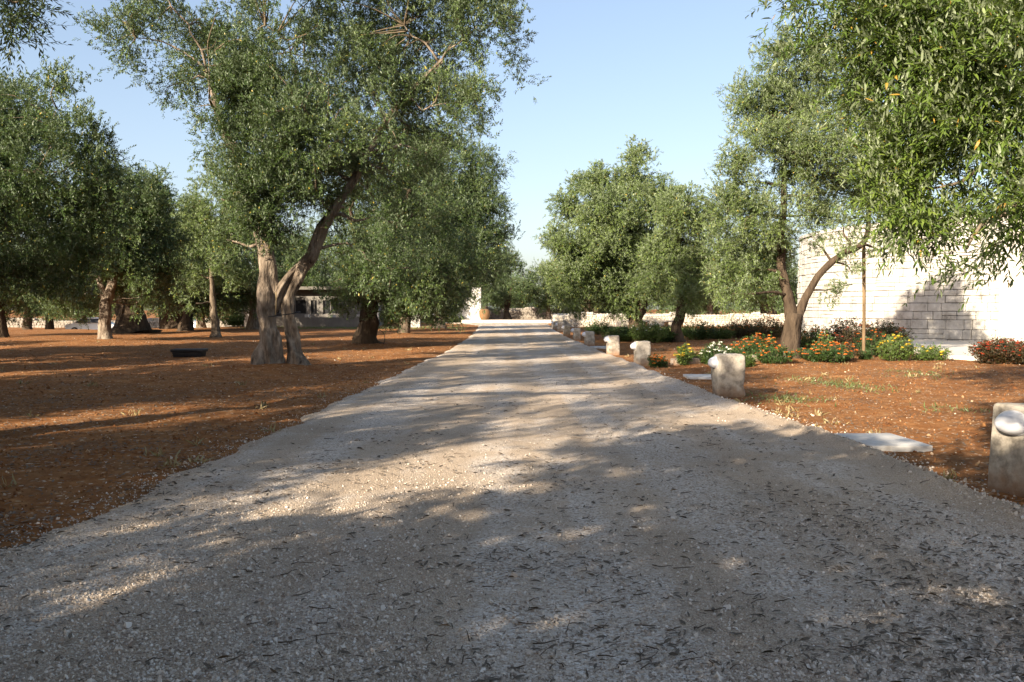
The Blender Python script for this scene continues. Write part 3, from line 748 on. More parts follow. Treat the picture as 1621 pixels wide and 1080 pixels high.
    lobes = LB(Y, [(1225, 105, .75, 0, .8), (1290, 110, .8), (1185, 160, .75), (1250, 170, 1.0), (1335, 150, .85, 0, .75), (1205, 215, .8), (1290, 230, 1.0), (1375, 200, .9, 0, 1), (1390, 260, .9, 0, 1), (1165, 290, .65, 0, .7),
                   (1150, 335, .7), (1200, 340, .95), (1150, 390, .8), (1190, 430, .8), (1230, 390, .65), (1270, 310, .6, 0, .55), (1335, 360, .65, 0, .55), (1350, 450, .45, 0, .3), (1400, 400, .5, 0, .35), (1320, 300, .6, 0, .5), (1430, 330, .7, 0, .8), (1250, 260, .8), (1140, 440, .5), (1370, 130, .7, .8, .7), (1300, 335, .5, .3, .7), (1350, 310, .6, .4, .8), (1400, 320, .6, .3, .7), (1335, 270, .6, .2, .8), (1385, 300, .6, 0, .8), (1290, 385, .35, .2, .4), (1420, 385, .45, 0, .5), (1345, 425, .4, 0, .4), (1310, 460, .3, 0, .35), (1440, 300, .6, .5, .6), (1170, 250, .5), (1290, 70, .4), (1230, 70, .35), (1225, 440, .55), (1160, 465, .5), (1205, 472, .4), (1285, 340, .45, .2, .8), (1300, 290, .55, .3, .8)], dy=.9, rngseed=12)
    stems = [ST(Y, [(1251, 572, .36), (1251, 560, .285), (1252, 535, .255), (1254, 510, .24), (1256, 497, .22)]),
             [tuple(at(1255, 505, Y)) + (.20,), tuple(at(1250, 478, Y)) + (.155,), tuple(at(1241, 440, Y)) + (.125,), tuple(at(1236, 395, Y)) + (.11,), tuple(at(1240, 330, Y)) + (.09,), tuple(at(1242, 270, Y)) + (.07,), tuple(at(1250, 190, Y)) + (.045,)],
             [tuple(at(1260, 505, Y)) + (.17,), tuple(at(1276, 470, Y)) + (.11,), tuple(at(1300, 430, Y - .1)) + (.095,), tuple(at(1335, 402, Y - .1)) + (.085,), tuple(at(1368, 381, Y)) + (.075,), tuple(at(1376, 320, Y + .2)) + (.055,), tuple(at(1372, 230, Y + .2)) + (.045,)]]
    olive('olive_tree', 'olive tree with a forked trunk growing among the orange flowers', (8.05, 24.7, 0), stems, lobes, 6, OLIVES, 'olive_silver', 'bark_dark', dens=30, twigs=11, leaf=.085, wid=.36, droop=.1, tuft=.11, holes=.37, hole_scale=1.3, branch_every=14, sides=20, tl=.24)

    # the pair beyond
    Y = 42.5
    lobes = LB(Y, [(1012, 248, .75), (1003, 285, 1.1), (945, 290, 1.0), (900, 325, .9), (958, 335, 1.4), (1035, 320, 1.2), (888, 385, .95), (940, 395, 1.6), (1000, 385, 1.6), (905, 445, 1.2), (968, 450, 1.3), (1025, 440, 1.2), (918, 480, .6), (990, 480, .7), (880, 430, .7), (915, 295, .6, 0, .6)], dy=1.5, rngseed=13)
    stems = [ST(Y, [(1004, 538, .56), (1004, 528, .40), (1008, 505, .34), (1016, 482, .27), (1012, 440, .18), (1000, 380, .12), (990, 310, .06)]),
             [tuple(at(1006, 510, Y)) + (.28,), tuple(at(992, 480, Y)) + (.2,), tuple(at(965, 440, Y)) + (.13,), tuple(at(940, 380, Y)) + (.07,)]]
    olive('olive_tree', 'broad rounded olive tree beside the road, in front of the rubble wall', (6.1, 42.5, 0), stems, lobes, 7, OLIVES, 'olive_silver', 'bark_dark', dens=18, twigs=11, leaf=.125, wid=.36, tuft=.16, holes=.36, hole_scale=.85, branch_every=20, tl=.30)
    Y = 38.2
    lobes = LB(Y, [(1080, 335, 1.0), (1070, 395, 1.2), (1055, 435, 1.1), (1100, 415, .95), (1088, 465, .8), (1110, 350, .8), (1040, 400, .9), (1120, 460, .6), (1060, 330, .7)], dy=1.2, rngseed=14)
    stems = [ST(Y, [(1073, 545, .40), (1072, 535, .27), (1073, 510, .22), (1080, 485, .2), (1080, 450, .15), (1075, 400, .1), (1080, 340, .05)])]
    olive('olive_tree', 'olive tree with a leaning dark trunk over the green shrub row', (7.45, 38.2, 0), stems, lobes, 8, OLIVES, 'olive_silver', 'bark_dark', dens=20, twigs=11, leaf=.12, wid=.36, tuft=.15, holes=.36, hole_scale=.9, branch_every=20, tl=.30)

    # the near tree overhanging from the right
    lobes = []
    for (px, py, Y, r, d) in [(1300, -20, 5.9, .30, .7), (1370, 20, 5.8, .42, 1), (1450, 30, 5.6, .48, 1), (1540, 40, 5.4, .52, 1), (1620, 30, 5.2, .5, 1), (1395, 95, 5.8, .32, 1), (1450, 110, 5.7, .36, 1), (1530, 130, 5.4, .46, 1), (1610, 130, 5.2, .48, 1),
                              (1500, 200, 5.5, .36, 1), (1580, 220, 5.3, .45, 1), (1455, 225, 5.6, .25, .8), (1415, 285, 5.6, .22, .9), (1465, 300, 5.5, .30, 1), (1540, 300, 5.3, .42, 1), (1610, 310, 5.2, .45, 1), (1430, 345, 5.5, .18, .8), (1490, 345, 5.4, .24, 1), (1550, 350, 5.3, .26, .9),
                              (1600, 340, 5.2, .30, 1), (1455, 385, 5.5, .12, .8), (1530, 395, 5.4, .12, .7), (1640, 390, 5.2, .2, 1), (1400, 320, 5.7, .14, .8), (1440, 260, 5.6, .2, 1), (1255, -5, 5.9, .10, .8), (1330, 60, 5.9, .16, .8)]:
        p = at(px, py, Y); lobes.append((p.x, p.y, p.z, r, r * 1.2, r, d))
    near = list(lobes)
    far = []
    over = [(2.3, 6.3, 5.7, 1.0), (1.6, 7.0, 6.2, 1.0), (2.6, 7.8, 6.6, 1.1), (3.4, 7.4, 6.2, 1.1), (3.6, 4.2, 4.6, .7)]  # unseen foliage overhead, added to shade the soil on the right
    for (x, y, z, r) in [(4.2, 5.3, 3.6, .9), (4.4, 5.0, 2.4, .6), (5.0, 5.6, 4.6, 1.2), (4.0, 6.5, 5.0, 1.1), (6.6, 6.0, 5.8, 1.6), (8.2, 7.5, 5.0, 1.6), (7.2, 9.4, 5.4, 1.6), (6.2, 5.2, 3.4, 1.2), (8.6, 6.5, 3.4, 1.3), (5.4, 6.8, 6.2, 1.3), (7.4, 7.6, 6.8, 1.4), (8.6, 9.2, 3.6, 1.2), (3.2, 6.2, 4.5, .8)] + over:
        far.append((x, y, z, r, r, r * .9, .40 if (x, y, z, r) in over else .20))
    stems = [[(6.9, 7.4, -.15, .6), (6.9, 7.4, .1, .42), (6.8, 7.4, 1.2, .3), (6.6, 7.2, 2.3, .24), (6.0, 6.6, 3.6, .16), (5.2, 6.0, 4.4, .1)],
             [(6.75, 7.35, 1.6, .24), (7.3, 7.6, 3.2, .17), (7.6, 8.0, 5.2, .09)],
             [(6.5, 7.0, 2.0, .16), (5.4, 6.2, 2.7, .11), (4.2, 5.6, 2.9, .07), (3.3, 5.5, 2.95, .035)]]
    olive('olive_tree', 'near olive tree overhanging the upper right corner with large green leaves', (6.9, 7.4, 0), stems, near + far, 9, OLIVES, 'olive_green', 'bark', dens=135, twigs=7, leaf=.072, wid=.20, per=7, tl=.24, tuft=.06, holes=.455, hole_scale=2.0, rim=.6, droop=.03, detail=True, branch_every=3*26, sides=16, br=.006)

    # near branch reaching in at the upper left corner
    lobes = []
    for (px, py, Y, r, d) in [(12, -2, 8.4, .22, 5), (-45, 5, 8.6, .42, 3), (46, 22, 8.3, .07, 8), (12, 30, 8.4, .08, 8), (35, 0, 8.3, .14, 6), (-110, -40, 8.8, .8, .6)]:
        p = at(px, py, Y); lobes.append((p.x, p.y, p.z, r, r * 1.2, r, d))
    for (x, y, z, r) in [(-7.2, 8.6, 6.0, 1.4), (-8.4, 7.4, 5.6, 1.5), (-6.6, 6.8, 6.2, 1.2), (-8.2, 9.6, 6.4, 1.3), (-7.4, 8.0, 7.2, 1.3), (-6.0, 8.0, 6.9, .9), (-8, 6, 3.5, 1.3), (-9, 8.5, 3.4, 1.4), (-8.2, 10.5, 3.8, 1.2), (-9.5, 6, 4.8, 1.4), (-6.8, 5.4, 4.4, 1.0), (-9.8, 10, 5.4, 1.4), (-7.6, 9.8, 6.4, 1.3), (-5.0, 5.0, 5.6, 1.1), (-4.2, 4.0, 5.3, 1.0), (-5.5, 6.5, 6.9, 1.1), (-4.5, 5.9, 6.4, .9), (-6.5, 2.8, 5.2, 1.0), (-5.6, 2.2, 4.8, .8), (-5.8, 4.0, 6.2, 1.0), (-3.7, 4.6, 5.0, .7)]:
        lobes.append((x, y, z, r, r, r * .9, .40 if x < -5.6 else .8))
    stems = [[(-7.6, 8, -.15, .6), (-7.6, 8, .1, .42), (-7.7, 8.1, 1.2, .3), (-7.6, 8, 2.6, .23), (-7.2, 8.1, 4.2, .15), (-6.4, 8.3, 5.2, .08)], [(-7.65, 8.05, 2.2, .2), (-8.3, 8, 4, .13), (-8.6, 8, 5.8, .06)], [(-7.5, 7.9, 2.8, .15), (-6.8, 6.2, 4.4, .1), (-5.8, 4.2, 5.4, .05)],
             [(-7.1, 8.1, 4.3, .1), (-6.2, 8.4, 4.6, .06), (-5.0, 8.5, 4.55, .025)]]
    olive('olive_tree', 'olive tree whose dark branch hangs into the upper left corner', (-7.6, 8, 0), stems, lobes, 10, OLIVES, 'olive', 'bark', dens=40, twigs=8, leaf=.08, wid=.26, tl=.30, holes=.38, hole_scale=1.6, rim=.6, branch_every=3*14, sides=12)

def proto_olive(seed, label, h=8.5, cr=3.9, dens=10, leaf=.19, mat='olive', bark='bark_dark', lean=.0, low=2.0, base=(0, 0, 0), name='olive_tree', thick=.32, group=OLIVES, coarse=1):
    rr = random.Random(500 + seed)
    lobes = []
    cz = (h + low) / 2
    nl = 15
    for i in range(nl):
        a = i * 2.399 + rr.uniform(-.3, .3)
        f = (i + .5) / nl
        zz = low + .9 + (h - low - 1.9) * f
        rad = cr * .72 * math.sqrt(max(.05, 1 - (2 * f - .85) ** 2 * .75)) * (1 if i % 3 else .45)
        r = cr * rr.uniform(.30, .43)
        lobes.append((base[0] + math.cos(a) * rad + lean * zz * .3, base[1] + math.sin(a) * rad, zz, r, r, r * .9, 1.0))
    b = base
    stems = [[(b[0], b[1], -.2, thick * 1.9), (b[0], b[1], .05, thick * 1.45), (b[0] + .05, b[1], .8, thick), (b[0] + .15 + lean * .6, b[1], 1.8, thick * .8), (b[0] + .5 + lean, b[1] + .2, 3.4, thick * .5), (b[0] + .6 + lean, b[1] + .3, h * .62, thick * .25)],
             [(b[0] + .08 + lean * .4, b[1], 1.4, thick * .7), (b[0] - .5 + lean * .6, b[1] - .3, 2.8, thick * .5), (b[0] - 1.0 + lean, b[1] - .5, h * .55, thick * .25)]]
    return olive(name, label, base, stems, lobes, 40 + seed, group, mat, bark, dens=dens * .45, twigs=9, leaf=leaf, wid=.34, per=6, tl=.4, droop=.1, tuft=.2, holes=.40, hole_scale=.75, branch_every=3*14, sides=12)

def copy_tree(root, loc, rz, sc_, label, group=None):
    c = root.copy(); COL.objects.link(c)
    c.location = loc; c.rotation_euler = (0, 0, rz); c.scale = (sc_, sc_, sc_)
    c['label'] = label
    if group: c['group'] = group
    for ch in list(root.children):
        d = ch.copy(); COL.objects.link(d); d.parent = c
    return c

def gz1(x, y): return float(ground_z([x], [y])[0])

def build_other_trees():
    A = proto_olive(1, 'olive tree between the thin trunk and the white house', base=(-21.8, 57, 0), h=8.4, cr=3.7, low=1.0, thick=.36)  # added here to block sun from the house front
    B = proto_olive(2, 'fourth olive tree of the row, with a short pale trunk', base=(-5.1, 59.6, 0), h=8.4, cr=3.9, low=1.2, bark='bark_pale', thick=.40)
    C = proto_olive(3, 'old olive tree with a very wide dark trunk behind the sunlit trunk', base=(-22.6, 50.5, 0), h=8.0, cr=4.2, low=2.0, thick=.85)
    D = proto_olive(4, 'bright green olive tree filling the gap behind the left trunks', base=(-28, 61, 0), h=7.2, cr=3.8, low=1.5, mat='olive_silver')
    P = [A, B, C, D]
    k = 0
    def put(src, x, y, rz, s, label, group=OLIVES):
        return copy_tree(P[src], (x, y, gz1(x, y) - .02), rz, s, label, group)
    # visible ones
    put(2, -25.2, 63.5, 1.2, .9, 'olive tree shading the left end of the white house')  # tree added to keep sun off the house
    put(1, -18.1, 60, 2.2, .95, 'olive tree with a thin dark forked trunk beside the white house end')
    put(0, -27.2, 45, 1.1, 1.05, 'olive tree cut by the left edge, dark trunk on the red soil')
    put(3, -39, 72, 2.9, 1.05, 'distant olive tree left of the white car')
    put(2, -44, 66, .6, .9, 'distant olive tree at the left edge behind the stripes of sun')
    put(3, -33.5, 82, 4.0, 1.1, 'olive tree standing just behind the white car')
    put(1, -27, 74, 5.0, 1.05, 'olive tree between the wide dark trunk and the thin trunk, far back')
    put(3, -50, 88, 1.4, 1.15, 'farthest olive tree on the left by the low wall')
    put(0, -24, 92, 2.6, 1.1, 'olive tree far back behind the low field wall')
    put(3, -13, 84, .9, 1.15, 'olive tree rising behind the white house')
    put(1, -20, 86, 3.1, 1.15, 'olive tree behind the white house roof on its left')
    put(0, -7.5, 94, 2.0, 1.0, 'olive tree behind the white gate pillar')
    # the end of the road
    put(0, -.6, 106, 1.7, 1.05, 'green olive tree closing the end of the road')
    put(1, 4.6, 108, 3.9, .88, 'lower dark olive tree at the end of the road on its right')
    put(0, -6, 112, .4, 1.0, 'dark olive tree at the end of the road behind the clay jar')
    put(2, 11, 112, 2.1, .95, 'olive tree far behind the rubble wall')
    # behind the rubble wall on the right
    put(3, 7.0, 80, 5.2, .95, 'olive tree with a pale leaning trunk behind the rubble wall')
    put(1, 17.6, 76, 1.2, .85, 'olive tree with a dark trunk behind the right part of the rubble wall')
    put(0, 13, 84, 3.3, .9, 'olive tree set back between two others behind the rubble wall')
    put(2, 24, 80, 4.4, .95, 'olive tree behind the rubble wall close to the round building')
    # around and behind the viewpoint: these throw the shade on the near gravel
    SH = 'olive trees behind the viewpoint'
    S = [(0, -4.4, -2.9, .3, 1.15, 1.22, .58), (1, -13.0, -3.5, 2.0, 1.0, 1, .9), (3, -9.6, .6, 1.1, .8, .8, 1.08), (3, -2.5, -9, 4.4, 1.05, 1, 1), (2, -16.5, 7.3, .9, 1.12, 1, .95), (0, -20, -5, 1.6, 1.0, 1, 1), (1, -31, 9, 5.0, 1.0, 1, 1), (3, -31, 24, 2.4, 1.0, 1, 1),
         (1, 4, -14, 2.7, .95, 1, 1), (0, -9, -13, .2, 1.0, 1, 1), (3, -10.2, -6.6, .2, 1.0, 1, .85), (1, -17.6, 17.0, 3.3, .85, 1, 1), (0, -25.5, 15.5, 1.0, 1.05, 1, 1), (3, -24, 2, 3.0, 1, 1, 1), (1, -12.4, 9.6, 2.2, .78, 1, 1)]
    for (src, x, y, rz, s, wx, hz) in S:
        o = put(src, x, y, rz, s, 'olive tree standing out of view, its shade crossing the ground', SH)
        o.scale = (s * wx, s * wx, s * hz)

def build_far_wood():
    rng = np.random.default_rng(404)
    C = []
    for i in range(150):
        x = rng.uniform(-150, 150); y = rng.uniform(124, 165)
        r = rng.uniform(2.4, 4.2); zc = rng.uniform(2.2, 5.0)
        C.append((x, y, zc, r, r, r * .85, 1.0))
    for i in range(70):
        x = rng.uniform(6, 75) if i % 2 else rng.uniform(-90, -9); r = rng.uniform(1.4, 2.6)
        C.append((x, rng.uniform(104, 122), rng.uniform(1.0, 2.4), r * 1.3, r, r * .8, 1.2))
    P, O = crown_points(C, .55, rng, .36, .5)
    o = np.repeat(P, 6, 0) + rng.normal(size=(len(P) * 6, 3)) * .35
    dv = np.repeat(O, 6, 0) * .6 + rng.normal(size=(len(P) * 6, 3)) * .7
    V, l, s, pl, k = twig_leaves(o, dv, rng, .42, .42, 3, .9, .2)
    t = np.clip(np.tile(np.repeat(vnoise(P * .35), 6), 6) * .6 + rng.uniform(0, 1, k) * .4, 0, .93)
    tag(mesh_np('distant_trees', V, l, s, M['olive'], False, t), 'far belt of olive trees closing the horizon', kind='stuff')

# ------------------------------------------------------------------ bollards and slabs
def build_bollards():
    spec = [(4.22, 6.85, .74, .46, .50, 'nearest stone bollard, cut by the right edge, with a large hooded lamp'),
            (3.66, 14.4, .76, .50, .36, 'weathered grey stone bollard with chipped shoulder, second from the camera'),
            (3.36, 22.0, .68, .40, .30, 'bright sunlit stone bollard with a round lamp beside a small orange flower'),
            (3.22, 27.2, .66, .38, .30, 'shaded stone bollard standing just beyond the sunlit white one'),
            (3.05, 33.6, .62, .38, .30, 'shaded stone bollard, fifth along the road edge'),
            (2.98, 39.2, .62, .34, .30, 'half lit stone bollard, sixth along the road edge'),
            (2.95, 46.0, .60, .36, .30, 'dark small stone bollard near the rubble wall'),
            (3.00, 53.5, .62, .36, .30, 'far pale stone bollard at the near end of the rubble wall'),
            (3.05, 60.0, .62, .36, .30, 'farthest stone bollard against the rubble wall')]
    for i, (x, y, h, w, dp, lab) in enumerate(spec):
        root = empty('bollard', (x, y, sz1(x, y) - .03), lab, 'bollard', 'stone bollards along the road', R([17, 12, 6, 12, 8, 4, 9, 6, 5][i]))
        bevel_box('stone_post', w, dp, h, M['limestone'], root, bev=.035 if i != 1 else .06, seg=3, rough=.012 if i != 1 else .028, sub=3, seed=i, taper=.06)
        # hooded lamp on the face towards the road: an eyelid-shaped half dome over a dark ring
        ry, rt, rb, ro = (.15, .11, .08, .11) if i == 0 else (.115, .105, .085, .12)
        def eye(p, f, k): return math.cos(p) * ry * f, math.sin(p) * (rt if math.sin(p) > 0 else rb) * f
        th = np.linspace(0, PI / 2, 9); ph = np.linspace(0, 2 * PI, 32, endpoint=False)
        Pts = [[(-w / 2 + .006 - math.sin(t) * ro, *eye(p, max(math.cos(t), .002), 0)) for p in ph] for t in th]
        g = Geo(); g.grid(np.array(Pts), closed_u=True)
        hood = g.build('lamp_hood', M['lamp'], root, True); hood.location.z = h * .80
        g = Geo(); g.grid(np.array([[(-w / 2 + xx, *eye(p, f, 0)) for p in ph] for xx, f in ((.03, 1.05), (-.006, 1.05), (-.006, .95))]), closed_u=True)
        rg = g.build('lamp_ring', M['lamp'], root, True); rg.location.z = h * .80
    slabs = [(gnd(1395, 703), .66, .92, 'white stone slab flush with the soil between the two nearest bollards'),
             (gnd(1108, 598.5), .62, .8, 'white stone slab on the soil behind the weathered bollard'),
             (gnd(950, 551), .6, .9, 'white stone slab in the shade beside the fourth bollard')]
    for i, (p, sx, sy, lab) in enumerate(slabs):
        o = bevel_box('paving_slab', sx, sy, .09, M['slab'], None, bev=.008, seg=2, rough=.003, sub=2, seed=20 + i)
        o.location = (p.x, p.y, sz1(p.x, p.y) - .035); o.rotation_euler = (0, 0, R([3, -4, 5][i]))
        tag(o, lab, 'stone slab', 'white slabs between the bollards')

# ------------------------------------------------------------------ walls and buildings
def block_course(g, path, z0, z1, rng, lmin=.5, lmax=1.2, depth=.25, gap=.012, jitter=.015, batter=0.0, curve=None):
    pass

def build_round_building():
    cx, cy, rad, H = 27.6, 45.0, 12.0, 5.3
    root = empty('stone_building', (cx, cy, 0), 'pale limestone building with a curved wall of large blocks behind the flowers', 'building')
    rng = random.Random(5)
    g = Geo()
    z = -.2
    a0, a1 = R(150), R(285)
    while z < H:
        hgt = rng.choice([.26, .32, .36, .42])
        a = a0 + rng.uniform(0, .03)
        while a < a1:
            ln = rng.uniform(.32, 1.0)
            da = ln / rad
            rr = rad - .035 * (z) + rng.uniform(-.045, .03)
            n = 2
            ga = rng.uniform(.003, .012) / rad; gz = rng.uniform(.004, .013)
            splits = [(z, z + hgt)] if rng.random() > .13 else [(z, z + hgt * .5), (z + hgt * .5, z + hgt)]
            for (za, zb) in splits:
                q = []
                j = [rng.uniform(-.012, .012) for _ in range(8)]
                for (rd, zz) in ((rr, za + gz), (rr, zb - gz), (rr - .3, zb - gz), (rr - .3, za + gz)):
                    for aa in (a + ga, a + da - ga):
                        q.append((rd * math.cos(aa), rd * math.sin(aa), zz))
                q = [(x + j[i % 8] * .4, y + j[(i + 3) % 8] * .4, zc + j[(i + 5) % 8] * .6) for i, (x, y, zc) in enumerate(q)]
                g.add(q, ((0, 1, 3, 2), (2, 3, 5, 4), (4, 5, 7, 6), (6, 7, 1, 0), (0, 2, 4, 6), (1, 7, 5, 3)))
            a += da
        z += hgt
    o = g.build('wall', M['wallstone'], root)
    bv = o.modifiers.new('edge', 'BEVEL'); bv.width = .018; bv.segments = 1; bv.limit_method = 'ANGLE'
    g = Geo()
    th = np.linspace(R(0), R(360), 97)
    rows = []
    for (rd, zz) in ((rad - .05, -.3), (rad - .06 - .035 * H, H - .03), (.1, H + .25)):
        rows.append([(rd * math.cos(t), rd * math.sin(t), zz) for t in th])
    g.grid(np.array(rows))
    g.build('core', M['joint'], root, True)
    g = Geo()
    rows = []
    for (rd, zz) in ((rad - .45, H), (rad - .12, H), (rad - .12, H + .16), (rad - .45, H + .16)):
        rows.append([(rd * math.cos(t), rd * math.sin(t), zz) for t in th])
    g.grid(np.array(rows))
    g.build('coping', M['wallstone'], root)
    # squared pier standing proud of the curve at its near right
    p = at(1608, 545, 33.6)
    g = Geo()
    z = -.2; k = 0
    ang = R(-33)
    ca, sa = math.cos(ang), math.sin(ang)
    while z < H + .1:
        hgt = rng.choice([.40, .46, .52])
        xs = [0, .9, 1.9, 2.7] if k % 2 else [0, 1.3, 2.2, 2.7]
        for i in range(3):
            xa, xb = xs[i] + .006, xs[i + 1] - .006
            jj = rng.uniform(-.012, .012)
            pts = [(xa, jj), (xb, jj), (xb, 1.6), (xa, 1.6)]
            vv = [(p.x - cx - .7 + x * ca - y * sa, p.y - cy + x * sa + y * ca, zz) for zz in (z + .006, z + hgt - .006) for (x, y) in pts]
            g.add(vv, BOXF)
        z += hgt; k += 1
    g.build('pier', M['wallstone'], root)
    # pale paved walk at the foot of the wall
    g = Geo()
    C = [gnd(1395, 543), gnd(1440, 560), gnd(1500, 568), gnd(1640, 574), Vector((24, 28, 0)), Vector((24, 34.5, 0)), gnd(1600, 546), gnd(1500, 541), gnd(1430, 537)]
    n = len(C)
    top = [(c.x, c.y, .10) for c in C]; bot = [(c.x, c.y, -.2) for c in C]
    g.add(top + bot, [tuple(range(n))] + [(i, n + i, n + (i + 1) % n, (i + 1) % n) for i in range(n)])
    tag(g.build('walkway', M['walkway']), 'pale paved walk along the foot of the curved wall', kind='structure')

def rubble(g, x0, y0, x1, y1, H, th, rng, smin=.16, smax=.38, zbase=0.0, hvar=.08):
    L_ = math.hypot(x1 - x0, y1 - y0); ux, uy = (x1 - x0) / L_, (y1 - y0) / L_; nx, ny = -uy, ux
    for side in (-1, 1):
        z = zbase - .1
        while z < zbase + H:
            hgt = rng.uniform(smin, smin * 1.6)
            s = rng.uniform(-.1, 0)
            while s < L_:
                w = rng.uniform(smin, smax)
                if z + hgt * .7 < zbase + H + (float(vnoise([[s * .6, z * .1, 3.3]])[0]) - .5) * hvar * 3:
                    bm_rock(g, (x0 + ux * (s + w / 2) + nx * side * (th / 2 - .1), y0 + uy * (s + w / 2) + ny * side * (th / 2 - .1), z + hgt / 2), (w * .54, .2, hgt * .56), math.atan2(uy, ux), rng)
                s += w * .95
            z += hgt * .92

_ico = None
def bm_rock(g, c, r, ang, rng, irr=.16):
    global _ico
    if _ico is None:
        b = bmesh.new(); bmesh.ops.create_cube(b, size=2); bmesh.ops.bevel(b, geom=b.edges[:], offset=.45, segments=1, affect='EDGES')
        _ico = (np.array([v.co[:] for v in b.verts]), [tuple(v.index for v in f.verts) for f in b.faces]); b.free()
    V, F = _ico
    q = V * (1 + np.array([[rng.uniform(-irr, irr) for _ in range(3)] for _ in range(len(V))]))
    q = q * np.array(r)
    a = rng.uniform(-.25, .25)
    q = np.stack([q[:, 0] * math.cos(a) - q[:, 2] * math.sin(a), q[:, 1], q[:, 0] * math.sin(a) + q[:, 2] * math.cos(a)], 1)
    q = np.stack([q[:, 0] * math.cos(ang) - q[:, 1] * math.sin(ang), q[:, 0] * math.sin(ang) + q[:, 1] * math.cos(ang), q[:, 2]], 1) + np.array(c)
    g.add(q, F)

def build_walls():
    rng = random.Random(9)
    g = Geo()
    rubble(g, 3.5, 69.5, 23.5, 71.5, 1.02, .7, rng)
    rubble(g, 3.45, 63.0, 3.6, 69.3, .85, .6, rng)
    for (x, w) in ((8.7, 1.1), (10.6, 1.2), (13.0, 1.1)):
        pass
    tag(g.build('rubble_wall', M['drystone']), 'rough dry stone wall with pale rubble, beyond the bollards', 'stone wall')
    for (px, lab) in ((1010, 'flat pale stone shelf jutting from the rubble wall left of the dark trunk'), (1066, 'flat pale stone shelf jutting from the rubble wall right of the dark trunk')):
        p = at(px, 509, 69.0)
        root = empty('stone_bench', (p.x, 68.85, 0), lab, 'stone bench', 'stone benches along the rubble wall')
        bevel_box('seat', 1.7, .55, .14, M['limestone'], root, bev=.02, loc=(0, 0, .38), rough=.01, sub=2, seed=3)
        for s in (-.6, .6): bevel_box('leg', .25, .45, .38, M['terracotta'], root, bev=.02, loc=(s, 0, 0), rough=.01, sub=1)
    g = Geo()
    rubble(g, -14, 118, 16, 116, 1.5, .8, rng, .25, .6)
    tag(g.build('end_wall', M['oldstone']), 'pale stone wall closing the far end of the road', 'stone wall')
    g = Geo()
    rubble(g, -66, 100, -21, 97, .95, .7, rng, .25, .6, zbase=-.75)
    tag(g.build('field_wall', M['oldstone']), 'low grey field wall far back on the left', 'stone wall')
    # edging blocks of the flower bed
    pts = [gnd(1062, 579), gnd(1112, 577), gnd(1175, 573), gnd(1240, 571), gnd(1300, 567), gnd(1345, 563), gnd(1402, 557)]
    a, b_ = pts[0], pts[-1]
    n = 8
    labs = ['pale edging block beside the yellow flowers', 'edging block between the white flowers and the yellow ones', 'edging block hidden behind the weathered bollard', 'edging block under the orange flowers',
            'edging block next to the forked trunk', 'edging block right of the forked trunk', 'edging block under the dark red shrub', 'edging block beside the tall yellow shrub']
    P = np.array([(p.x, p.y, 0) for p in pts])
    Sx = spline(P, .02); d = np.concatenate([[0], np.cumsum(np.linalg.norm(np.diff(Sx, axis=0), axis=1))])
    for i in range(n):
        s = (i + .5) / n * d[-1]
        x = np.interp(s, d, Sx[:, 0]); y = np.interp(s, d, Sx[:, 1]); x2 = np.interp(s + .1, d, Sx[:, 0]); y2 = np.interp(s + .1, d, Sx[:, 1])
        o = bevel_box('edging_stone', d[-1] / n * .93, .24, .22, M['limestone'], None, bev=.02, seg=2, rough=.012, sub=2, seed=40 + i)
        o.location = (x, y, gz1(x, y) - .06); o.rotation_euler = (0, 0, math.atan2(y2 - y, x2 - x) + rng.uniform(-.04, .04))
        tag(o, labs[i], 'edging stone', 'stone edging of the flower bed')

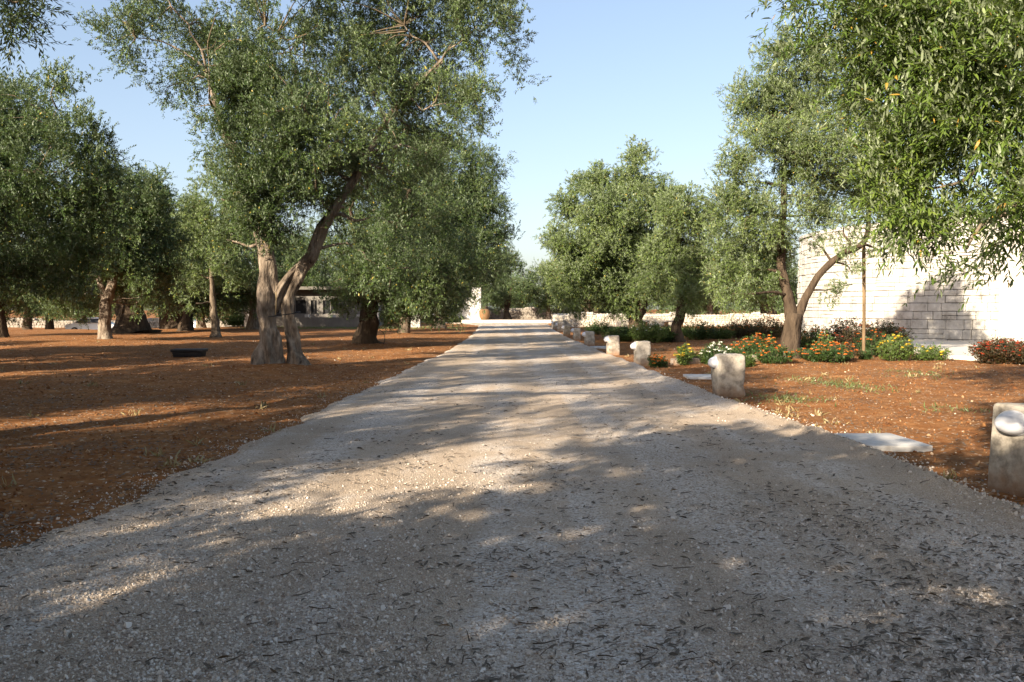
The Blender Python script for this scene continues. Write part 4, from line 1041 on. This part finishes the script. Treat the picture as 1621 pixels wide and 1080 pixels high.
def build_house():
    # low white house in the shade of the left row
    root = empty('white_house', (-17, 70, 0), 'low white house with dark windows in the shade behind the trunks', 'house')
    W = lambda x: x + 17
    g = Geo()
    x0, x1, y0, y1 = -5.2, 5.4, 0, 7
    ops = [(-2.9, -2.1), (-1.7, .1), (.5, 1.0), (1.5, 2.7)]
    zs, zt, H = 1.0, 2.15, 3.0
    box(g, x0, x1, y0, y0 + .3, -.2, zs)
    box(g, x0, x1, y0, y0 + .3, zt, H)
    prev = x0
    for (a, b_) in ops:
        box(g, prev, a, y0, y0 + .3, zs + .002, zt - .002); prev = b_
    box(g, prev, x1, y0, y0 + .3, zs + .002, zt - .002)
    box(g, x0, x0 + .3, y0 + .302, y1, -.2, H); box(g, x1 - .3, x1, y0 + .302, y1, -.2, H); box(g, x0 + .302, x1 - .302, y1 - .3, y1, -.2, H)
    g.build('wall', M['shaded_plaster'], root)
    for (a, b_) in ops:
        g = Geo()
        box(g, a, b_, y0 + .14, y0 + .20, zs, zt)
        w = g.build('window', M['darkroom'], root)
        f = Geo()
        box(f, a, b_, y0 + .10, y0 + .139, zs, zs + .06); box(f, (a + b_) / 2 - .03, (a + b_) / 2 + .03, y0 + .10, y0 + .138, zs + .062, zt)
        f.build('frame', M['shaded_plaster'], w)
    g = Geo(); box(g, x0 - .5, x1 + .5, y0 - 1.0, y1 + .3, H + .003, H + .25); g.build('roof', M['thatch'], root)
    # low white parapet with posts in front
    root = empty('parapet', (-14.6, 66.6, 0), 'low shaded white parapet with short posts in front of the house', 'parapet')
    g = Geo(); box(g, -4.4, 4.2, 0, .25, -.15, .78); g.build('wall', M['shaded_plaster'], root)
    for k, x in enumerate((-4.2, -1.4, .6, 2.6, 4.0)):
        g = Geo(); box(g, x - .17, x + .17, -.05, .30, .783, 1.0 if k != 4 else 1.9); g.build('post', M['whitewash'], root)
    # white square posts
    for (px, Y, w, h, lab) in ((658, 66, .7, 1.15, 'short white gate post between the third and fourth trunks of the row'), (393, 66, .52, 2.3, 'tall sunlit white post beside the thin forked trunk')):
        p = at(px, 500, Y)
        o = bevel_box('white_post', w, .5, h + .1, M['whitewash'], None, bev=.02, rough=.006, sub=2)
        o.location = (p.x, Y, gz1(p.x, Y) - .1); tag(o, lab, 'post')
    # white gate wall and its clay jar at the bend of the road
    p = at(754, 500, 88)
    root = empty('gate_wall', (p.x, 88, 0), 'tall white gate wall at the bend, behind the clay jar', 'wall')
    bevel_box('pillar', 1.0, .8, 3.6, M['whitewash'], root, bev=.03, rough=.01, sub=2)
    g = Geo(); box(g, -5.2, -.502, .15, .6, -.2, 2.6); g.build('wing', M['whitewash'], root)
    g = Geo(); box(g, -3.9, 5.2, 0, 2.4, -.2, .32)
    o = g.build('stone_step', M['walkway']); o.location = (-1.2, 85.2, 0); tag(o, 'low pale stone step across the bend of the road', 'step')
    q = at(767, 503, 85.8)
    root = empty('clay_jar', (q.x, 86.2, .32), 'big terracotta jar with a dark neck in front of the white gate wall', 'jar')
    prof = [(.30, 0), (.36, .05), (.50, .30), (.56, .62), (.54, .88), (.42, 1.06)]
    neck = [(.42, 1.063), (.33, 1.12), (.31, 1.22), (.38, 1.32), (.40, 1.36), (.33, 1.36), (.28, 1.2)]
    for nm, pr, mt in (('body', prof, 'terracotta'), ('neck', neck, 'bark_dark')):
        g = Geo(); th = np.linspace(0, 2 * PI, 28, endpoint=False)
        g.grid(np.array([[(r * math.cos(t), r * math.sin(t), z) for t in th] for r, z in pr]), closed_u=True)
        g.build(nm, M[mt], root, True)

# ------------------------------------------------------------------ cars, box, bench, hoses, prop
def car(loc, rz, mat, label):
    root = empty('parked_car', loc, label, 'car', 'parked cars', rz)
    prof = [(-2.05, .30), (-2.1, .62), (-2.02, .86), (-1.55, .95), (-1.0, 1.36), (-.6, 1.44), (.35, 1.44), (.75, 1.36), (1.35, .98), (1.9, .86), (2.08, .66), (2.08, .34), (1.9, .24), (-1.9, .24)]
    g = Geo()
    rows = []
    for (y, sx, sz) in ((-.84, .985, .93), (-.80, 1, 1), (.80, 1, 1), (.84, .985, .93)):
        rows.append([(x * sx, y * (1 if z < .95 else .86), .3 + (z - .3) * sz if z > .3 else z) for x, z in prof])
    g.grid(np.array(rows), closed_u=True, cap=True)
    g.build('body', M[mat], root)
    for s in (-1, 1):
        for (a, b_) in ((-.95, -.1), (-.02, .72)):
            w = Geo()
            yy = s * .75
            pts = [(a - (.28 if a < -.5 else 0), .99), (b_ + (.40 if b_ > .5 else 0), .99), (b_ + (.02 if b_ > .5 else 0), 1.33), (a, 1.33)]
            V = [(x, s * (.83 if z < 1.1 else .745), z) for x, z in pts] + [(x, s * (.78 if z < 1.1 else .70), z) for x, z in pts]
            w.add(V, BOXF); w.build('window', M['carglass'], root)
        for x in (-1.3, 1.32):
            w = Geo(); th = np.linspace(0, 2 * PI, 20, endpoint=False)
            w.grid(np.array([[(x + r * math.cos(t), s * y, .31 + r * math.sin(t)) for t in th] for r, y in ((.2, .70), (.31, .70), (.31, .87), (.21, .88))]), closed_u=True)
            wh = w.build('wheel', M['tyre'], root)
            w = Geo(); w.grid(np.array([[(x + r * math.cos(t), s * y, .31 + r * math.sin(t)) for t in th] for r, y in ((.21, .875), (.02, .86))]), closed_u=True)
            w.build('rim', M['carsilver'], wh)
        w = Geo(); box(w, -2.13, -2.06, s * .62 - .16, s * .62 + .16, .66, .80); w.build('headlight', M['lamp'], root)
    w = Geo()
    w.add([(-1.52, -.66, .99), (-1.52, .66, .99), (-1.03, .60, 1.345), (-1.03, -.60, 1.345), (-1.46, -.66, .97), (-1.46, .66, .97), (-.98, .60, 1.33), (-.98, -.60, 1.33)], BOXF)
    w.build('windscreen', M['carglass'], root)

def build_small_things():
    car((-36.0, 73.5, gz1(-36, 73.5)), R(4), 'carwhite', 'white car parked under the olive trees on the left')
    car((-35.0, 90.5, gz1(-35, 90.5)), R(-6), 'carsilver', 'bluish silver car parked far back under the olive trees')
    # low black box
    p = gnd(300, 565)
    root = empty('ground_box', (p.x, p.y, gz1(p.x, p.y) - .01), 'low black box with an overhanging lid on the red soil', 'box', rz=R(6))
    bevel_box('body', .82, .5, .17, M['blackplastic'], root, bev=.012, taper=-.1)
    bevel_box('lid', .98, .62, .085, M['blackplastic'], root, bev=.022, loc=(0, 0, .172))
    # low trestle by the fourth trunk
    p = gnd(716, 523)
    root = empty('low_bench', (p.x, p.y, gz1(p.x, p.y)), 'low dark wooden bench beside the fourth trunk of the row', 'bench', rz=R(-8))
    bevel_box('seat', 1.0, .28, .05, M['wood'], root, bev=.008, loc=(0, 0, .29))
    for x in (-.42, .42):
        for y in (-.1, .1): bevel_box('leg', .05, .05, .30, M['wood'], root, bev=.005, loc=(x, y, -.01))
    # black hose tied round the two stems of the big tree
    g = Geo(); pts = []
    A, B = at(425, 497, 20.9), at(458, 500, 21.05)
    for k in range(33):
        t = k / 32 * 2 * PI
        c, s = math.cos(t), math.sin(t)
        # stadium round both stems
        m = (A + B) / 2
        pts.append((m.x + c * .52, m.y + s * .27, m.z + .05 * math.sin(t * 1 + 1.1) + .02 * c))
    tube(g, np.array(pts), .014, 8, cap=False)
    tag(g.build('hose', M['blackplastic'], None, True), 'black hose tied round both stems of the big forked olive', 'hose')
    g = Geo()
    a, b_ = at(437, 462, 20.66), at(436, 498, 20.64)
    tube(g, np.array([a[:], ((a + b_) / 2 + Vector((.015, -.01, 0)))[:], b_[:]]), .010, 6)
    tag(g.build('cord', M['cord'], None, True), 'tan cord hanging down the fork of the big olive', 'cord')
    # thin irrigation loop by the second trunk
    g = Geo(); c = at(601, 538, 33.3); pts = []
    for k in range(19):
        t = -1.9 + k / 18 * 3.5
        pts.append((c.x + .22 * math.cos(t) - .02, c.y + .05 * math.sin(t * 2), max(.02, .30 + .42 * math.sin(t) * .8)))
    tube(g, np.array(pts), .014, 6)
    tag(g.build('irrigation_hose', M['blackplastic'], None, True), 'thin dark hose looping out of the soil beside the thick dark trunk', 'hose')
    # prop under the right limb
    g = Geo(); a, b_ = at(1367, 560, 25.6), at(1367, 384, 25.0)
    a.z = -.1
    tube(g, spline(np.array([(*a, .055), (*((a + b_) / 2 + Vector((.02, 0, 0))), .05), (*b_, .045)]), .3)[:, :3], .05, 9, .08, 3.3)
    tag(g.build('wooden_prop', M['wood'], None, True), 'upright wooden prop supporting the right limb of the forked olive', 'prop')

# ------------------------------------------------------------------ flowers, shrubs, weeds
def shrub(px, py, Y, w, h, leafm, label, flower=None, nfl=0, seed=0, leaf=.06, n=900, group='shrubs in the flower bed', name='flowering_shrub', cat='shrub'):
    rng = np.random.default_rng(300 + seed)
    p = gnd(px, py) if Y is None else at(px, py, Y)
    x, y = p.x, p.y
    if w > .6: w *= 1.22; h *= 1.1; n = int(n * 1.5); nfl = int(nfl * 1.5)
    root = empty(name, (x, y, gz1(x, y) - .02), label, cat, group)
    # stems fan out from the base and carry leaves along their length
    ns = max(10, int(n / 26))
    a = rng.uniform(0, 2 * PI, ns); rr = np.sqrt(rng.uniform(0, 1, ns))
    hh = h * (1 - .45 * rr ** 2) * rng.uniform(.65, 1.12, ns)
    tip = np.stack([np.cos(a) * rr * w / 2, np.sin(a) * rr * w * .42, hh], 1)
    root0 = np.stack([np.cos(a) * rr * w * .2, np.sin(a) * rr * w * .16, np.zeros(ns)], 1)
    g = Geo()
    for i in range(ns):
        m = (root0[i] + tip[i]) / 2 + np.array([0, 0, .1 * h])
        tube(g, np.array([root0[i], m, tip[i]]), [.006, .005, .003], 4, 0, 0, False)
    k = max(4, n // ns)
    f = rng.uniform(.18, 1.05, (ns, k))[..., None]
    o = (root0[:, None] * (1 - f) + tip[:, None] * f).reshape(-1, 3) + rng.normal(size=(ns * k, 3)) * np.array([.05 * w, .05 * w, .04 * h])
    dv = rng.normal(size=(ns * k, 3)) * .8 + np.array([0, 0, .55]) + o * np.array([.8, .8, 0])
    V, l, s, pl, kk = twig_leaves(o, dv, rng, leaf, .55, 2, leaf * 1.3, .2)
    mesh_np('foliage', V, l, s, M[leafm], False, rng.uniform(0, 1, kk), root, (g, M['twig']))
    if flower:
        idx = rng.choice(ns, min(nfl, ns), replace=nfl > ns)
        c = tip[idx] + np.array([0, 0, .01]) + rng.normal(size=(len(idx), 3)) * .02
        q = []
        tv = []
        for i in range(len(c)):          # a flower head: a small dome of petals
            npet = 16
            th = rng.uniform(0, 2 * PI, npet); r_ = np.sqrt(rng.uniform(0, 1, npet)) * .045
            cc = c[i] + np.stack([np.cos(th) * r_, np.sin(th) * r_, .03 - r_ * .45], 1)
            q.append(cc); tv.append(np.clip(rng.normal(.5, .25) + rng.normal(0, .15, npet), 0, 1))
        q = np.concatenate(q); tv = np.concatenate(tv)
        dv = rng.normal(size=q.shape); sd = np.cross(dv, rng.normal(size=q.shape)); dv /= np.linalg.norm(dv, axis=1)[:, None]; sd /= np.linalg.norm(sd, axis=1)[:, None]
        e = .018
        V = np.stack([q - dv * e, q + sd * e, q + dv * e, q - sd * e], 1).reshape(-1, 3)
        mesh_np('flowers', V, np.arange(4 * len(q)), np.arange(len(q)) * 4, M[flower], False, tv, root)
    return root

def build_plants():
    S = shrub
    S(1040, 581, None, .55, .30, 'shrub', 'tiny shrub with one orange flower cluster beside the bright bollard', 'orange', 14, 1, .05, 700)
    S(1083, 579, None, .52, .50, 'shrub_light', 'small light green shrub with yellow flowers near the edging', 'yellow', 16, 2, .06, 700)
    S(1135, 578, None, .75, .52, 'shrub', 'shrub with white flowers behind the weathered bollard', 'white_petal', 22, 3, .06, 900)
    S(1200, 570, None, 1.25, .62, 'shrub', 'bushy shrub covered in orange flowers left of the forked trunk', 'orange', 60, 4, .06, 1700)
    S(1183, 580, None, .40, .34, 'shrub_light', 'small plain green shrub at the foot of the orange flowers', None, 0, 5, .06, 450)
    S(1285, 566, None, 1.1, .85, 'shrub_light', 'pale green shrub with orange flowers right of the forked trunk', 'orange', 36, 6, .06, 1700)
    S(1305, 572, None, 1.3, .45, 'shrub', 'low shrub spilling over the edging with orange red flowers', 'orange', 40, 7, .06, 1400)
    S(1345, 558, None, 1.7, 1.0, 'shrub_red', 'dark reddish shrub at the foot of the wooden prop', 'redpetal', 50, 8, .07, 2400)
    S(1400, 552, None, 1.5, .95, 'shrub_red', 'dark reddish shrub next to the tall yellow one', 'orange', 26, 9, .07, 2000)
    S(1418, 571, None, .85, .66, 'shrub_light', 'yellow flowered shrub at the edge of the pale walk', 'yellow', 22, 10, .06, 1400)
    S(1470, 570, None, .95, .40, 'shrub_light', 'low yellowish shrub by itself in front of the pale walk', 'yellow', 8, 11, .06, 800)
    S(1585, 575, None, 1.3, .58, 'shrub_red', 'dark red shrub near the right edge in front of the pale walk', 'redpetal', 70, 12, .07, 2600)
    S(1640, 577, None, 1.1, .55, 'shrub_red', 'dark red shrub cut off by the right edge', 'redpetal', 40, 13, .07, 1500)
    S(1225, 575, None, .85, .42, 'shrub', 'low orange flowered plant against the left foot of the forked trunk', 'orange', 16, 60, .06, 800)
    S(1162, 575, None, .75, .36, 'shrub', 'low leafy plant between the white and the orange flowers', 'orange', 5, 61, .06, 700)
    S(1328, 570, None, .95, .50, 'shrub_red', 'low dark plant in front of the wooden prop', 'orange', 18, 62, .06, 900)
    S(1110, 577, None, .70, .30, 'shrub_light', 'low pale leafy plant between the yellow and the white flowers', None, 0, 63, .06, 600)
    S(1380, 563, None, 1.2, .70, 'shrub', 'green plant with scattered orange flowers under the curved wall', 'orange', 22, 64, .06, 1100)
    S(1370, 569, None, .55, .30, 'shrub', 'little green tuft between two edging blocks', None, 0, 14, .05, 500)
    row = [(985, 541, 1.6, .8, 'dark green shrub left of the broad tree trunk'), (1025, 543, 1.6, .9, 'dark green shrub between the two trunks of the pair'), (1050, 541, 1.2, .85, 'dark green shrub touching the leaning dark trunk'),
           (1105, 538, 1.7, .8, 'dark green shrub right of the leaning trunk'), (1140, 537, 1.5, .8, 'green shrub tinged brown behind the orange flowers')]
    for i, (px, py, w, h, lab) in enumerate(row):
        S(px, py, None, w * .85, h * (.75, 1.0, .7, .95, .65)[i], ('shrub', 'shrub_light', 'shrub', 'shrub', 'shrub_light')[i], lab, (None, 'white_petal', None, 'orange', 'orange')[i], (0, 10, 0, 14, 20)[i], 30 + i, .075, 1500)
    S(1175, 536, None, 1.7, .85, 'shrub_red', 'brownish shrub with orange flowers far behind the forked trunk', 'orange', 40, 36, .07, 1700)
    S(1215, 538, None, 1.6, .95, 'shrub_red', 'brown orange shrub just left of the forked trunk, set back', 'orange', 36, 37, .07, 1700)
    S(948, 530, None, 1.1, .7, 'shrub', 'round dark shrub behind the shaded bollards', None, 0, 38, .07, 1000)
    for i, (px, py, w, h, lab) in enumerate([(685, 512, 2.0, .7, 'green shrub right of the short white gate post'), (715, 511, 2.4, 1.1, 'green shrub between fourth trunk and white gate wall'), (738, 510, 2.0, 1.3, 'leafy shrub against the white gate wall'), (640, 512, 2.0, .7, 'green shrub left of the short white gate post'),
                                             (372, 517, 2.0, 1.0, 'light green shrub beside the tall sunlit white post'), (418, 516, 1.4, .9, 'small green shrub right of the tall sunlit white post')]):
        S(px, py, None, w, h, 'shrub_light' if i > 3 else 'shrub', lab, None, 0, 50 + i, .10, 1400, group='shrubs near the white house', name='green_shrub')
    # weeds: tufts of low leaves
    rng = np.random.default_rng(77)
    def tufts(name, label, pts, mat, blen, nb, spread):
        B, D = [], []
        for (x, y, s) in pts:
            k = int(nb * s)
            o = np.stack([rng.normal(x, spread * s, k), rng.normal(y, spread * s, k)], 1)
            B.append(np.concatenate([o, surf_z(o[:, 0], o[:, 1])[:, None] - .005], 1))
            D.append(np.stack([rng.normal(0, .75, k), rng.normal(0, .75, k), np.abs(rng.normal(.8, .35, k))], 1))
        B = np.concatenate(B); D = np.concatenate(D); D /= np.linalg.norm(D, axis=1)[:, None]
        sd = np.cross(D, rng.normal(size=D.shape)); sd /= np.linalg.norm(sd, axis=1)[:, None]
        n = len(B)
        V, l, s = leaf_quads(B, D, sd, blen * rng.uniform(.5, 1.3, n), blen * rng.uniform(.10, .2, n), rng.uniform(.5, 2, n), np.cross(sd, D))
        tag(mesh_np(name, V, l, s, M[mat], False, np.repeat(rng.uniform(0, 1, n), 3)), label, kind='stuff')
    W = [gnd(1345, 612), gnd(1365, 617), gnd(1330, 608), gnd(1280, 604), gnd(1240, 634), gnd(1255, 636), gnd(1448, 592), gnd(1455, 600), gnd(1500, 650), gnd(1310, 610), gnd(1235, 630)]
    pts = [(p.x, p.y, random.uniform(.7, 1.3)) for p in W]
    tufts('weeds', 'low green weeds growing in the sunlit soil on the right', pts, 'grass', .09, 95, .27)
    q = view_scatter(260, 7, 40, rng, xlim=.62)
    d = edge_dist(q[:, 0], q[:, 1])
    k = (d > .05) & (rng.uniform(0, 1, len(q)) < np.where(d < .7, .9, .35))
    tufts('dry_grass', 'thin dry grass tufts along the road edge and on the soil', [(x, y, random.uniform(.2, .6)) for x, y in q[k]], 'straw', .11, 30, .10)
    q = np.stack([rng.uniform(5.5, 12.5, 700), rng.uniform(45, 66, 700)], 1)
    tufts('grass', 'short green grass in front of the rubble wall', [(x, y, 1.0) for x, y in q], 'grass', .12, 26, .32)
    q = np.stack([rng.uniform(-20, -3.6, 160), rng.uniform(62, 66, 160)], 1)
    tufts('verge_grass', 'pale green grass verge in front of the white house', [(x, y, 1.0) for x, y in q], 'grass', .16, 22, .35)

# ------------------------------------------------------------------ light, sky, camera
SKYT = (.98, .905, .875, 1)
def build_light():
    az, el = R(37), R(22.5)
    d = Vector((math.sin(az) * math.cos(el), math.cos(az) * math.cos(el), -math.sin(el)))   # the way the light travels
    L_ = bpy.data.lights.new('sun', 'SUN'); L_.energy = 5.0; L_.angle = R(.55); L_.color = (1, .86, .68)
    o = bpy.data.objects.new('sun', L_); COL.objects.link(o)
    o.rotation_euler = d.to_track_quat('-Z', 'Y').to_euler(); o.location = (-20, -20, 30)
    w = bpy.data.worlds.new('World'); sc.world = w; w.use_nodes = True
    nt = w.node_tree; nt.nodes.clear()
    sky = nt.nodes.new('ShaderNodeTexSky'); sky.sky_type = 'NISHITA'; sky.sun_disc = False
    sky.sun_elevation = el; sky.sun_rotation = math.atan2(-d.x, -d.y)
    sky.air_density = 1.0; sky.dust_density = 2.0; sky.ozone_density = 3.0
    bg = nt.nodes.new('ShaderNodeBackground'); bg.inputs['Strength'].default_value = .13
    out = nt.nodes.new('ShaderNodeOutputWorld')
    gm = nt.nodes.new('ShaderNodeGamma'); gm.inputs['Gamma'].default_value = .75      # soft pale summer haze: less contrast from zenith to horizon
    tn = nt.nodes.new('ShaderNodeMix'); tn.data_type = 'RGBA'; tn.blend_type = 'MULTIPLY'; tn.inputs['Factor'].default_value = 1
    tn.inputs['B'].default_value = SKYT      # the photograph's white balance
    nt.links.new(sky.outputs[0], gm.inputs[0]); nt.links.new(gm.outputs[0], tn.inputs['A'])
    nt.links.new(tn.outputs['Result'], bg.inputs[0]); nt.links.new(bg.outputs[0], out.inputs[0])

def build_camera():
    c = bpy.data.cameras.new('camera'); o = bpy.data.objects.new('camera', c); COL.objects.link(o)
    c.sensor_width = 36; c.lens = FOC / 1621 * 36; c.clip_end = 3000; c.clip_start = .05
    o.location = (0, 0, CAM_H); o.rotation_euler = (PI / 2 - PITCH, 0, 0)
    sc.camera = o
    sc.view_settings.view_transform = 'Standard'; sc.view_settings.look = 'None'
    sc.view_settings.exposure = 1.58; sc.view_settings.gamma = 1
    sc.cycles.max_bounces = 6; sc.cycles.diffuse_bounces = 3; sc.cycles.transmission_bounces = 3; sc.cycles.glossy_bounces = 2
    sc.cycles.use_denoising = True

build_light(); build_camera()
build_ground(); build_road(); build_scatter(); build_litter()
build_main_trees(); build_other_trees(); build_far_wood()
build_bollards(); build_round_building(); build_walls(); build_house()
build_small_things(); build_plants()
print('faces', sum(len(o.data.polygons) for o in sc.objects if o.type == 'MESH'))
